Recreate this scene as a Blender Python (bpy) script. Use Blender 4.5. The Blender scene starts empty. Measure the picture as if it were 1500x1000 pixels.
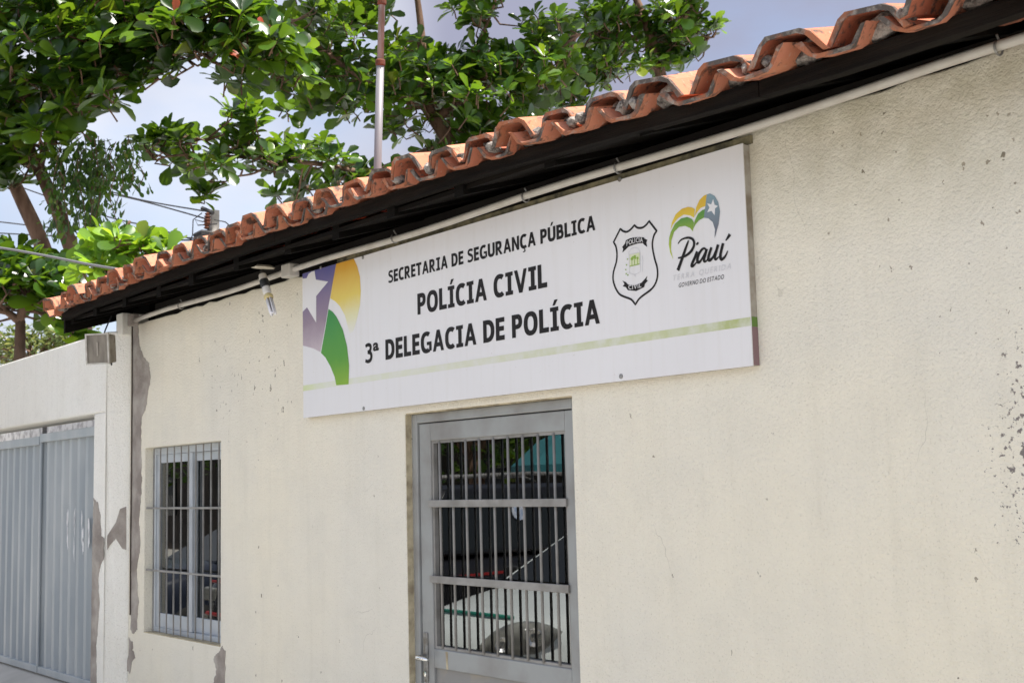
import bpy, bmesh, math, random
from mathutils import Vector, Matrix, Euler, noise
R = math.radians
random.seed(11)
SC = bpy.context.scene
COL = SC.collection

# ------------------------------------------------------------------ camera
# wall plane y=0, x to the right along the wall, z up, street on the -y side
FPX = 1850.0
YAW, PITCH, ROLL = 0.8983003645, 0.1135043717, -0.0250337423
CAM = Vector((0.0, -3.1317, 1.71))
FW = Vector((-math.sin(YAW)*math.cos(PITCH), math.cos(YAW)*math.cos(PITCH), math.sin(PITCH)))
_r = Vector((math.cos(YAW), math.sin(YAW), 0)); _u = _r.cross(FW)
RT = math.cos(ROLL)*_r + math.sin(ROLL)*_u
UP = -math.sin(ROLL)*_r + math.cos(ROLL)*_u
cd = bpy.data.cameras.new('camera'); cam = bpy.data.objects.new('camera', cd); COL.objects.link(cam)
cd.sensor_width = 36.0; cd.lens = FPX/1500*36; cd.clip_start = 0.05; cd.clip_end = 3000
cam.matrix_world = Matrix(((RT.x, UP.x, -FW.x, CAM.x), (RT.y, UP.y, -FW.y, CAM.y), (RT.z, UP.z, -FW.z, CAM.z), (0, 0, 0, 1)))
cd.dof.use_dof = True; cd.dof.focus_distance = 5.0; cd.dof.aperture_fstop = 9.0
SC.camera = cam
def ray(px, py): return ((px-750)/FPX)*RT - ((py-500)/FPX)*UP + FW
def W(px, py, y=0.0):                       # point of the plane y = const
    d = ray(px, py); return CAM + d*((y-CAM.y)/d.y)
def WX(px, py, x):                          # point of the plane x = const
    d = ray(px, py); return CAM + d*((x-CAM.x)/d.x)
def AT(px, py, depth): return CAM + ray(px, py)*depth

# ------------------------------------------------------------------ sky and sun
TOSUN = Vector((0.40, 0.20, 0.89)).normalized()
w = bpy.data.worlds.new('World'); SC.world = w; w.use_nodes = True
nt = w.node_tree; N = nt.nodes; L = nt.links; N.clear()
out = N.new('ShaderNodeOutputWorld'); bg = N.new('ShaderNodeBackground')
sky = N.new('ShaderNodeTexSky'); sky.sky_type = 'NISHITA'; sky.sun_disc = False
sky.sun_elevation = math.asin(TOSUN.z); sky.sun_rotation = math.atan2(TOSUN.x, TOSUN.y)
sky.air_density = 1.0; sky.dust_density = 2.0; sky.ozone_density = 1.0
tc = N.new('ShaderNodeTexCoord'); mp = N.new('ShaderNodeMapping'); mp.inputs['Scale'].default_value = (1, 1, 2.2)
mp.inputs['Location'].default_value = (4.0, 1.0, 2.0)
mp2 = N.new('ShaderNodeMapping'); mp2.inputs['Location'].default_value = (4.0, 1.0, 2.4); L.new(tc.outputs['Generated'], mp2.inputs['Vector'])
n1 = N.new('ShaderNodeTexNoise'); n1.inputs['Scale'].default_value = 2.0; n1.inputs['Detail'].default_value = 7; n1.inputs['Roughness'].default_value = 0.55
rp = N.new('ShaderNodeValToRGB'); rp.color_ramp.elements[0].position = 0.30; rp.color_ramp.elements[1].position = 0.60
n2 = N.new('ShaderNodeTexNoise'); n2.inputs['Scale'].default_value = 1.3; n2.inputs['Detail'].default_value = 4
cr = N.new('ShaderNodeValToRGB'); cr.color_ramp.elements[0].position = 0.40; cr.color_ramp.elements[1].position = 0.60
cr.color_ramp.elements[0].color = (1.65, 1.7, 2.25, 1); cr.color_ramp.elements[1].color = (5.9, 6.1, 6.4, 1)
mx = N.new('ShaderNodeMixRGB')
L.new(tc.outputs['Generated'], mp.inputs['Vector']); L.new(mp.outputs['Vector'], n1.inputs['Vector']); L.new(mp2.outputs['Vector'], n2.inputs['Vector'])
L.new(n1.outputs['Fac'], rp.inputs['Fac']); L.new(n2.outputs['Fac'], cr.inputs['Fac'])
L.new(rp.outputs['Color'], mx.inputs['Fac']); L.new(sky.outputs['Color'], mx.inputs['Color1']); L.new(cr.outputs['Color'], mx.inputs['Color2'])
L.new(mx.outputs['Color'], bg.inputs['Color']); bg.inputs['Strength'].default_value = 0.105
L.new(bg.outputs['Background'], out.inputs['Surface'])
sd = bpy.data.lights.new('sun', 'SUN'); sd.energy = 4.1; sd.angle = R(0.6); sd.color = (1.0, 0.95, 0.87)
sun = bpy.data.objects.new('sun', sd); COL.objects.link(sun)
sun.rotation_euler = TOSUN.to_track_quat('Z', 'Y').to_euler()
SC.view_settings.view_transform = 'Standard'; SC.view_settings.look = 'None'
SC.view_settings.exposure = 1.24; SC.view_settings.gamma = 1.0; SC.view_settings.use_curve_mapping = False
SC.render.engine = 'CYCLES'; SC.cycles.use_denoising = True
SC.cycles.max_bounces = 10; SC.cycles.transparent_max_bounces = 16

# ------------------------------------------------------------------ helpers
ORG = {}
def tag(o, label=None, cat=None, group=None, kind=None):
    if label: o['label'] = label
    if cat: o['category'] = cat
    if group: o['group'] = group
    if kind: o['kind'] = kind
    return o
def thing(name, loc, label, cat, group=None):
    o = bpy.data.objects.new(name, None); COL.objects.link(o); o.location = loc; o.empty_display_size = 0.1
    ORG[o.as_pointer()] = Vector(loc); return tag(o, label, cat, group)
def org(o): return ORG.get(o.as_pointer(), Vector((0, 0, 0))) if o else Vector((0, 0, 0))
def link(name, me, parent=None, loc=None):
    """loc is a world position; the part sits in its thing's frame"""
    o = bpy.data.objects.new(name, me); COL.objects.link(o)
    if parent:
        o.parent = parent
        po = org(parent)
        l = Vector(loc) if loc is not None else po
        o.location = l - po
        ORG[o.as_pointer()] = l
    else:
        l = Vector(loc) if loc is not None else Vector((0, 0, 0))
        o.location = l; ORG[o.as_pointer()] = l
    return o
class MB:
    def __init__(s): s.v = []; s.f = []; s.uvf = []
    def add(s, vs, fs):
        b = len(s.v); s.v += [Vector(p) for p in vs]; s.f += [[i+b for i in f] for f in fs]; return s
    def box(s, c, d, rot=None):
        c = Vector(c); h = [x/2 for x in d]
        vs = [Vector((sx*h[0], sy*h[1], sz*h[2])) for sz in (-1, 1) for sy in (-1, 1) for sx in (-1, 1)]
        if rot is not None: vs = [rot @ p for p in vs]
        return s.add([c+p for p in vs], [(0,2,3,1),(4,5,7,6),(0,1,5,4),(2,6,7,3),(0,4,6,2),(1,3,7,5)])
    def bb(s, a, b):
        return s.box([(a[i]+b[i])/2 for i in range(3)], [abs(a[i]-b[i]) for i in range(3)])
    def tube(s, pts, rad, n=8, cap=True):
        pts = [Vector(p) for p in pts]
        if not hasattr(rad, '__len__'): rad = [rad]*len(pts)
        b = len(s.v); up = None
        for i, p in enumerate(pts):
            t = (pts[min(i+1, len(pts)-1)] - pts[max(i-1, 0)])
            if t.length < 1e-9: t = Vector((0, 0, 1))
            t.normalize()
            if up is None:
                up = t.orthogonal().normalized()
            else:
                up = (up - t*up.dot(t)); up = up.normalized() if up.length > 1e-6 else t.orthogonal().normalized()
            sd_ = t.cross(up)
            for k in range(n):
                a = 2*math.pi*k/n; s.v.append(p + (up*math.cos(a) + sd_*math.sin(a))*rad[i])
        for i in range(len(pts)-1):
            for k in range(n):
                s.f.append([b+i*n+k, b+i*n+(k+1) % n, b+(i+1)*n+(k+1) % n, b+(i+1)*n+k])
        if cap:
            s.f.append([b+k for k in reversed(range(n))]); e = b+(len(pts)-1)*n; s.f.append([e+k for k in range(n)])
        return s
    def loft(s, rings, close=True, cap=True):
        b = len(s.v); n = len(rings[0])
        for r_ in rings: s.v += [Vector(p) for p in r_]
        for i in range(len(rings)-1):
            for k in range(n if close else n-1):
                s.f.append([b+i*n+k, b+i*n+(k+1) % n, b+(i+1)*n+(k+1) % n, b+(i+1)*n+k])
        if cap:
            s.f.append([b+k for k in reversed(range(n))]); e = b+(len(rings)-1)*n; s.f.append([e+k for k in range(n)])
        return s
    def lathe(s, c, axis, prof, n=16):
        axis = Vector(axis).normalized(); u = axis.orthogonal().normalized(); v = axis.cross(u); c = Vector(c)
        return s.loft([[c + axis*h + (u*math.cos(2*math.pi*k/n) + v*math.sin(2*math.pi*k/n))*r_ for k in range(n)] for r_, h in prof])
    def mesh(s, name, mat, o=Vector((0, 0, 0)), smooth=False, fix=True):
        me = bpy.data.meshes.new(name); me.from_pydata([tuple(p-o) for p in s.v], [], s.f)
        if fix:
            bm = bmesh.new(); bm.from_mesh(me); bmesh.ops.recalc_face_normals(bm, faces=bm.faces); bm.to_mesh(me); bm.free()
        if mat: me.materials.append(mat)
        if smooth:
            for p in me.polygons: p.use_smooth = True
        me.update(); return me
    def build(s, name, mat, parent=None, smooth=False, bevel=0, loc=None, fix=True, subsurf=0):
        l = Vector(loc) if loc is not None else (org(parent) if parent else Vector((0, 0, 0)))
        o = link(name, s.mesh(name, mat, l, smooth, fix), parent, l)
        if bevel:
            m = o.modifiers.new('bevel', 'BEVEL'); m.width = bevel; m.segments = 2; m.limit_method = 'ANGLE'
        if subsurf:
            m = o.modifiers.new('sub', 'SUBSURF'); m.levels = subsurf; m.render_levels = subsurf
        return o

def nodes(m):
    m.use_nodes = True; t = m.node_tree; return t, t.nodes, t.links, t.nodes['Principled BSDF']
def coord(t, kind='Object', scale=(1, 1, 1), loc=(0, 0, 0)):
    c = t.nodes.new('ShaderNodeTexCoord'); m = t.nodes.new('ShaderNodeMapping'); m.inputs['Scale'].default_value = scale; m.inputs['Location'].default_value = loc
    t.links.new(c.outputs[kind], m.inputs['Vector']); return m.outputs['Vector']
def noise_n(t, vec, scale, detail=4, rough=0.55):
    n = t.nodes.new('ShaderNodeTexNoise'); n.inputs['Scale'].default_value = scale; n.inputs['Detail'].default_value = detail; n.inputs['Roughness'].default_value = rough
    t.links.new(vec, n.inputs['Vector']); return n.outputs['Fac']
def ramp(t, fac, stops):
    r_ = t.nodes.new('ShaderNodeValToRGB'); e = r_.color_ramp.elements
    while len(e) < len(stops): e.new(0.5)
    for i, (p, c) in enumerate(stops):
        e[i].position = p; e[i].color = (c, c, c, 1) if not hasattr(c, '__len__') else (*c, 1)
    t.links.new(fac, r_.inputs['Fac']); return r_.outputs['Color']
def mix(t, fac, a, b, mode='MIX'):
    m = t.nodes.new('ShaderNodeMixRGB'); m.blend_type = mode
    for s, x in (('Fac', fac), ('Color1', a), ('Color2', b)):
        if hasattr(x, 'is_linked'): t.links.new(x, m.inputs[s])
        else: m.inputs[s].default_value = x if s == 'Fac' else (*x, 1)
    return m.outputs['Color']
def math_n(t, op, a, b=None, clamp=False):
    m = t.nodes.new('ShaderNodeMath'); m.operation = op; m.use_clamp = clamp
    for i, x in enumerate((a, b)):
        if x is None: continue
        if hasattr(x, 'is_linked'): t.links.new(x, m.inputs[i])
        else: m.inputs[i].default_value = x
    return m.outputs[0]
def bump(t, bsdf, h, strength, dist=0.01):
    b = t.nodes.new('ShaderNodeBump'); b.inputs['Strength'].default_value = strength; b.inputs['Distance'].default_value = dist
    t.links.new(h, b.inputs['Height']); t.links.new(b.outputs['Normal'], bsdf.inputs['Normal'])
def M(name, col, rough=0.6, col2=None, scale=8, metallic=0.0, bstr=0.0, bscale=60, lo=0.4, hi=0.65, spec=0.5, objvar=0.0, stretch=(1, 1, 1)):
    m = bpy.data.materials.new(name); t, n, l, b = nodes(m)
    b.inputs['Roughness'].default_value = rough; b.inputs['Metallic'].default_value = metallic; b.inputs['Specular IOR Level'].default_value = spec
    v = coord(t, scale=stretch); c = None
    if col2 is not None:
        c = mix(t, ramp(t, noise_n(t, v, scale, 6), [(lo, 0.0), (hi, 1.0)]), col, col2)
    if objvar:
        oi = n.new('ShaderNodeObjectInfo'); hs = n.new('ShaderNodeHueSaturation')
        l.new(math_n(t, 'ADD', math_n(t, 'MULTIPLY', oi.outputs['Random'], objvar*2), 1-objvar), hs.inputs['Value'])
        if c is not None: l.new(c, hs.inputs['Color'])
        else: hs.inputs['Color'].default_value = (*col, 1)
        c = hs.outputs['Color']
    if c is not None: l.new(c, b.inputs['Base Color'])
    else: b.inputs['Base Color'].default_value = (*col, 1)
    if bstr: bump(t, b, noise_n(t, v, bscale, 5), bstr)
    return m

def wall_material(name, base, base2, spots=True):
    m = bpy.data.materials.new(name); t, n, l, b = nodes(m); b.inputs['Roughness'].default_value = 0.85; b.inputs['Specular IOR Level'].default_value = 0.25
    c0 = n.new('ShaderNodeTexCoord'); geo = n.new('ShaderNodeNewGeometry'); v = geo.outputs['Position']
    col = mix(t, ramp(t, noise_n(t, v, 0.55, 5), [(0.38, 0.0), (0.62, 1.0)]), base, base2)
    # blotches of thin paint
    col = mix(t, math_n(t, 'MULTIPLY', ramp(t, noise_n(t, v, 5, 6, 0.6), [(0.45, 0.0), (0.75, 1.0)]), 0.28), col, tuple(x*0.82 for x in base2))
    # rain streaks
    mp_ = n.new('ShaderNodeMapping'); mp_.inputs['Scale'].default_value = (9, 9, 0.5); l.new(v, mp_.inputs['Vector'])
    col = mix(t, math_n(t, 'MULTIPLY', ramp(t, noise_n(t, mp_.outputs['Vector'], 1.6, 5, 0.6), [(0.52, 0.0), (0.75, 1.0)]), 0.10), col, (0.42, 0.38, 0.29))
    # pores of the rough render hold dirt
    col = mix(t, math_n(t, 'MULTIPLY', ramp(t, noise_n(t, v, 130, 3, 0.6), [(0.28, 1.0), (0.42, 0.0)]), 0.40), col, (0.30, 0.26, 0.19))
    sx = n.new('ShaderNodeSeparateXYZ'); l.new(v, sx.inputs['Vector'])
    if spots:
        def blob(x0, z0, rx, rz):
            a = math_n(t, 'POWER', math_n(t, 'DIVIDE', math_n(t, 'SUBTRACT', sx.outputs['X'], x0), rx), 2.0)
            c_ = math_n(t, 'POWER', math_n(t, 'DIVIDE', math_n(t, 'SUBTRACT', sx.outputs['Z'], z0), rz), 2.0)
            return math_n(t, 'SUBTRACT', 1.0, math_n(t, 'ADD', a, c_), clamp=True)
        # insect splats: small dark dots in some voronoi cells
        def dots(scale, thr, size, dens, stretch=1.0):
            mm = n.new('ShaderNodeMapping'); mm.inputs['Scale'].default_value = (1, 1, stretch); l.new(v, mm.inputs['Vector'])
            # wobble the cells so that the dots are ragged
            nz = n.new('ShaderNodeTexNoise'); nz.inputs['Scale'].default_value = 90; nz.inputs['Detail'].default_value = 3; l.new(v, nz.inputs['Vector'])
            va = n.new('ShaderNodeVectorMath'); va.operation = 'SCALE'; va.inputs['Scale'].default_value = 0.028; l.new(nz.outputs['Color'], va.inputs[0])
            vb = n.new('ShaderNodeVectorMath'); vb.operation = 'ADD'; l.new(mm.outputs['Vector'], vb.inputs[0]); l.new(va.outputs['Vector'], vb.inputs[1])
            vo = n.new('ShaderNodeTexVoronoi'); vo.inputs['Scale'].default_value = scale; l.new(vb.outputs['Vector'], vo.inputs['Vector'])
            sc_ = n.new('ShaderNodeSeparateColor'); l.new(vo.outputs['Color'], sc_.inputs['Color'])
            sz = math_n(t, 'MULTIPLY', math_n(t, 'ADD', sc_.outputs['Green'], 0.25), size)
            a = math_n(t, 'LESS_THAN', vo.outputs['Distance'], sz)
            th = math_n(t, 'ADD', math_n(t, 'MULTIPLY', dens, 0.55), thr) if hasattr(dens, 'is_linked') else thr
            return math_n(t, 'MULTIPLY', a, math_n(t, 'LESS_THAN', sc_.outputs['Red'], th))
        d1 = math_n(t, 'ADD', blob(-6.1, 2.5, 0.75, 0.7), blob(-1.75, 2.55, 0.75, 0.7), clamp=True)
        col = mix(t, math_n(t, 'MULTIPLY', dots(13, 0.055, 0.17, d1, 0.6), 0.85), col, (0.11, 0.085, 0.055))
        col = mix(t, math_n(t, 'MULTIPLY', dots(28, 0.02, 0.20, d1, 0.7), 0.7), col, (0.16, 0.12, 0.08))
        # flaked paint by the right edge
        fl = blob(-1.70, 1.75, 0.27, 0.55)
        fn = noise_n(t, v, 52, 6, 0.66)
        fm = math_n(t, 'GREATER_THAN', math_n(t, 'ADD', fn, math_n(t, 'MULTIPLY', fl, 0.215)), 0.742)
        col = mix(t, fm, col, (0.22, 0.195, 0.18))
        # grey-green stain, top right, deepened to put eave shade into the colour
        gb = math_n(t, 'MULTIPLY', blob(-1.9, 2.98, 1.3, 0.62), ramp(t, noise_n(t, v, 7, 6, 0.65), [(0.30, 0.10), (0.62, 0.62)]))
        col = mix(t, gb, col, (0.36, 0.32, 0.20))
        # hair cracks
        nz2 = n.new('ShaderNodeTexNoise'); nz2.inputs['Scale'].default_value = 2.2; nz2.inputs['Detail'].default_value = 4; l.new(v, nz2.inputs['Vector'])
        vv = n.new('ShaderNodeVectorMath'); vv.operation = 'ADD'; l.new(v, vv.inputs[0]); 
        v2 = n.new('ShaderNodeVectorMath'); v2.operation = 'SCALE'; v2.inputs['Scale'].default_value = 0.5; l.new(nz2.outputs['Color'], v2.inputs[0]); l.new(v2.outputs['Vector'], vv.inputs[1])
        vc = n.new('ShaderNodeTexVoronoi'); vc.feature = 'DISTANCE_TO_EDGE'; vc.inputs['Scale'].default_value = 1.15; l.new(vv.outputs['Vector'], vc.inputs['Vector'])
        cm = math_n(t, 'MULTIPLY', math_n(t, 'LESS_THAN', vc.outputs['Distance'], 0.0013), ramp(t, noise_n(t, v, 1.7, 2), [(0.60, 0.0), (0.68, 0.35)]))
        col = mix(t, cm, col, (0.25, 0.22, 0.17))
    l.new(col, b.inputs['Base Color'])
    h1 = noise_n(t, v, 75, 3, 0.6); h2 = noise_n(t, v, 190, 2, 0.5); h3 = noise_n(t, v, 3.0, 3)
    h = math_n(t, 'ADD', math_n(t, 'ADD', math_n(t, 'MULTIPLY', h1, 0.9), math_n(t, 'MULTIPLY', h2, 0.35)), math_n(t, 'MULTIPLY', h3, 2.5))
    bump(t, b, h, 0.9, 0.008)
    return m

MT = {}
MT['wall'] = wall_material('cream_render', (0.815, 0.757, 0.62), (0.755, 0.72, 0.63))
MT['gatewall'] = wall_material('pale_render', (0.87, 0.85, 0.79), (0.84, 0.81, 0.73), spots=False)
MT['cement'] = M('bare_cement', (0.27, 0.235, 0.21), 0.95, (0.46, 0.42, 0.375), 6, bstr=0.9, bscale=45, spec=0.15, lo=0.38, hi=0.66)
MT['beige'] = M('dirty_beige', (0.55, 0.48, 0.33), 0.9, (0.30, 0.25, 0.17), 14, bstr=0.5, bscale=60, spec=0.2)
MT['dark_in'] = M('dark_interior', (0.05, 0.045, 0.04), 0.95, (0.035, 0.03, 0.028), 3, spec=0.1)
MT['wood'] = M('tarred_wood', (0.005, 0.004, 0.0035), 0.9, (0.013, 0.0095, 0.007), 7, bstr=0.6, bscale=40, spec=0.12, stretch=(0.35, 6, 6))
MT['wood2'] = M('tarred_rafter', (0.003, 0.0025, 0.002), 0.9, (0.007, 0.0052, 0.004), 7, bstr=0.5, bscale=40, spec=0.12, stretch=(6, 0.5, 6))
MT['pvc'] = M('grey_plastic_pipe', (0.52, 0.49, 0.44), 0.45, (0.40, 0.36, 0.30), 10, lo=0.45, hi=0.8)
MT['clip'] = M('galvanised_clip', (0.30, 0.30, 0.29), 0.5, (0.16, 0.14, 0.12), 40, metallic=0.5)
MT['steel'] = M('grey_painted_steel', (0.31, 0.32, 0.315), 0.45, (0.23, 0.222, 0.21), 5, lo=0.42, hi=0.72, bstr=0.06, bscale=30)
MT['steel_bar'] = M('grey_painted_bar', (0.29, 0.28, 0.265), 0.4, (0.20, 0.19, 0.175), 9)
MT['worn'] = M('worn_door_panel', (0.25, 0.245, 0.235), 0.6, (0.36, 0.31, 0.24), 7, lo=0.5, hi=0.8, bstr=0.1)
MT['alu'] = M('anodised_aluminium', (0.50, 0.535, 0.57), 0.4, (0.42, 0.45, 0.48), 6)
MT['gate'] = M('gate_blue_grey', (0.32, 0.355, 0.38), 0.38, (0.42, 0.445, 0.455), 2.2, bstr=0.04, bscale=8, stretch=(2, 2, 0.5))
MT['chrome'] = M('chrome', (0.75, 0.75, 0.73), 0.12, metallic=1.0)
MT['white_paint'] = M('scraped_white', (0.78, 0.78, 0.78), 0.7, (0.6, 0.6, 0.6), 20)
MT['limewash'] = M('flaking_limewash', (0.80, 0.80, 0.84), 0.9, (0.45, 0.44, 0.48), 11, bstr=0.9, bscale=22, lo=0.45, hi=0.6)
MT['black_plastic'] = M('black_plastic', (0.02, 0.02, 0.02), 0.5)
MT['rust_pole'] = M('galvanised_mast', (0.22, 0.215, 0.23), 0.5, (0.17, 0.10, 0.07), 6, lo=0.64, hi=0.82, metallic=0.2, stretch=(4, 4, 0.6))
MT['rust'] = M('rust', (0.16, 0.05, 0.025), 0.9, (0.08, 0.03, 0.02), 20)
MT['concrete_pole'] = M('pole_concrete', (0.45, 0.42, 0.40), 0.85, (0.35, 0.33, 0.31), 8)
MT['wire'] = M('black_wire', (0.03, 0.03, 0.033), 0.6)
MT['cable'] = M('grey_cable', (0.16, 0.16, 0.17), 0.6)
MT['bark'] = M('almond_bark', (0.20, 0.125, 0.09), 0.9, (0.10, 0.062, 0.045), 9, bstr=0.7, bscale=26, spec=0.2, stretch=(1, 1, 0.35))
MT['pavement'] = M('pale_concrete', (0.49, 0.465, 0.42), 0.9, (0.41, 0.39, 0.35), 2.5, bstr=0.2, bscale=40, spec=0.2)
MT['road'] = M('worn_paving', (0.38, 0.365, 0.34), 0.9, (0.31, 0.30, 0.28), 1.2, bstr=0.2, bscale=30, spec=0.2)

def tile_material():
    m = bpy.data.materials.new('terracotta'); t, n, l, b = nodes(m); b.inputs['Roughness'].default_value = 0.85; b.inputs['Specular IOR Level'].default_value = 0.25
    geo = n.new('ShaderNodeNewGeometry'); v = geo.outputs['Position']; oi = n.new('ShaderNodeObjectInfo')
    c = mix(t, oi.outputs['Random'], (0.59, 0.235, 0.145), (0.43, 0.14, 0.08))
    c = mix(t, ramp(t, noise_n(t, v, 11, 5), [(0.45, 0.0), (0.70, 0.45)]), c, (0.50, 0.22, 0.10))
    c = mix(t, ramp(t, noise_n(t, v, 22, 6, 0.65), [(0.53, 0.0), (0.63, 0.9)]), c, (0.085, 0.065, 0.055))
    c = mix(t, ramp(t, noise_n(t, v, 70, 4, 0.65), [(0.60, 0.0), (0.72, 0.5)]), c, (0.50, 0.42, 0.36))
    l.new(c, b.inputs['Base Color']); bump(t, b, noise_n(t, v, 90, 4), 0.35, 0.004); return m
MT['tile'] = tile_material()
def edge_material():
    m = bpy.data.materials.new('weathered_mortar'); t, n, l, b = nodes(m); b.inputs['Roughness'].default_value = 0.95; b.inputs['Specular IOR Level'].default_value = 0.2
    geo = n.new('ShaderNodeNewGeometry'); v = geo.outputs['Position']
    c = mix(t, ramp(t, noise_n(t, v, 30, 6, 0.7), [(0.40, 0.0), (0.60, 1.0)]), (0.055, 0.048, 0.045), (0.36, 0.325, 0.29))
    l.new(c, b.inputs['Base Color']); bump(t, b, noise_n(t, v, 110, 5), 0.8, 0.006); return m
MT['mortar'] = edge_material()
def rim_material():
    m = bpy.data.materials.new('weathered_tile_rim'); t, n, l, b = nodes(m); b.inputs['Roughness'].default_value = 0.95; b.inputs['Specular IOR Level'].default_value = 0.2
    geo = n.new('ShaderNodeNewGeometry'); v = geo.outputs['Position']
    c = mix(t, ramp(t, noise_n(t, v, 8, 4, 0.6), [(0.44, 0.0), (0.56, 1.0)]), (0.34, 0.13, 0.07), (0.10, 0.085, 0.075))
    c = mix(t, ramp(t, noise_n(t, v, 26, 6, 0.7), [(0.52, 0.0), (0.66, 0.8)]), c, (0.33, 0.29, 0.25))
    l.new(c, b.inputs['Base Color']); bump(t, b, noise_n(t, v, 110, 5), 0.8, 0.006); return m
MT['rim'] = rim_material()
def glass_material():
    m = bpy.data.materials.new('window_glass'); t, n, l, b = nodes(m); n.remove(b)
    o = n['Material Output']; ms = n.new('ShaderNodeMixShader'); tr = n.new('ShaderNodeBsdfTransparent'); tr.inputs['Color'].default_value = (0.35, 0.37, 0.36, 1)
    gl = n.new('ShaderNodeBsdfGlossy'); gl.inputs['Roughness'].default_value = 0.0; gl.inputs['Color'].default_value = (0.95, 0.97, 0.97, 1)
    fr = n.new('ShaderNodeFresnel'); fr.inputs['IOR'].default_value = 2.3
    v = coord(t); bn = n.new('ShaderNodeBump'); bn.inputs['Strength'].default_value = 0.02; bn.inputs['Distance'].default_value = 0.01
    l.new(noise_n(t, v, 2.5, 1), bn.inputs['Height']); l.new(bn.outputs['Normal'], gl.inputs['Normal'])
    l.new(fr.outputs['Fac'], ms.inputs['Fac']); l.new(tr.outputs['BSDF'], ms.inputs[1]); l.new(gl.outputs['BSDF'], ms.inputs[2]); l.new(ms.outputs['Shader'], o.inputs['Surface'])
    return m
MT['glass'] = glass_material()
def leaf_material(name, dark, light, trans, tmix=0.4, rough=0.35):
    m = bpy.data.materials.new(name); t, n, l, b = nodes(m); o = n['Material Output']
    geo = n.new('ShaderNodeNewGeometry'); oi = n.new('ShaderNodeObjectInfo')
    rnd = math_n(t, 'FRACT', math_n(t, 'ADD', geo.outputs['Random Per Island'], math_n(t, 'MULTIPLY', oi.outputs['Random'], 7.31)))
    c = ramp(t, rnd, [(0.0, dark), (0.70, light), (0.86, tuple(x*1.3 for x in light)), (0.965, (light[0]*3.0, light[1]*2.2, light[2]*1.3)), (1.0, (0.14, 0.15, 0.025))])
    l.new(c, b.inputs['Base Color']); b.inputs['Roughness'].default_value = rough; b.inputs['Specular IOR Level'].default_value = 0.5
    tr = n.new('ShaderNodeBsdfTranslucent'); ct = ramp(t, rnd, [(0.0, tuple(x*0.55 for x in trans)), (0.7, trans), (1.0, (trans[0]*1.4, trans[1]*1.15, trans[2]))])
    l.new(ct, tr.inputs['Color']); ms = n.new('ShaderNodeMixShader'); ms.inputs['Fac'].default_value = tmix
    l.new(b.outputs['BSDF'], ms.inputs[1]); l.new(tr.outputs['BSDF'], ms.inputs[2]); l.new(ms.outputs['Shader'], o.inputs['Surface']); return m
MT['leaf'] = leaf_material('almond_leaf', (0.007, 0.022, 0.005), (0.025, 0.066, 0.012), (0.23, 0.42, 0.020), 0.33, 0.28)
MT['leaf_red'] = leaf_material('red_old_leaf', (0.35, 0.05, 0.02), (0.45, 0.09, 0.03), (0.6, 0.12, 0.03))
MT['leaf_bright'] = leaf_material('young_almond_leaf', (0.05, 0.12, 0.018), (0.12, 0.24, 0.03), (0.36, 0.58, 0.035), 0.5)
MT['leaf_small'] = leaf_material('creeper_leaf', (0.022, 0.055, 0.014), (0.05, 0.11, 0.024), (0.16, 0.32, 0.03), 0.32)
MT['leaf_dull'] = leaf_material('dull_leaf', (0.045, 0.075, 0.025), (0.10, 0.13, 0.045), (0.25, 0.32, 0.06), 0.35)

# ------------------------------------------------------------------ ground
def ground_sheet(name, x0, x1, y0, y1, z, mat, nx=2, ny=2):
    b = MB(); b.add([(x0, y0, z), (x1, y0, z), (x1, y1, z), (x0, y1, z)], [(0, 1, 2, 3)])
    return tag(b.build(name, mat), kind='structure')
ground_sheet('ground', -1500, 1500, -1500, 1500, -0.13, MT['road'])
pv = MB(); pv.bb((-40, -1.62, -0.5), (30, 0.02, 0.0)); tag(pv.build('pavement', MT['pavement'], bevel=0.015), kind='structure')
kb = MB(); kb.bb((-40, -1.75, -0.5), (30, -1.624, 0.005)); tag(kb.build('kerb', MT['pavement'], bevel=0.02), kind='structure')
# drive ramp up to the gate
rm = MB(); rm.add([(-12.4, -1.6, 0.003), (-8.0, -1.6, 0.003), (-8.0, -0.02, 0.44), (-12.4, -0.02, 0.44), (-12.4, -0.02, -0.3), (-8.0, -0.02, -0.3), (-12.4, -1.6, -0.3), (-8.0, -1.6, -0.3)],
                  [(0,1,2,3), (3,2,5,4), (0,3,4,6), (1,7,5,2), (0,6,7,1), (4,5,7,6)])
tag(rm.build('gate_ramp', MT['pavement']), kind='structure')

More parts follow.
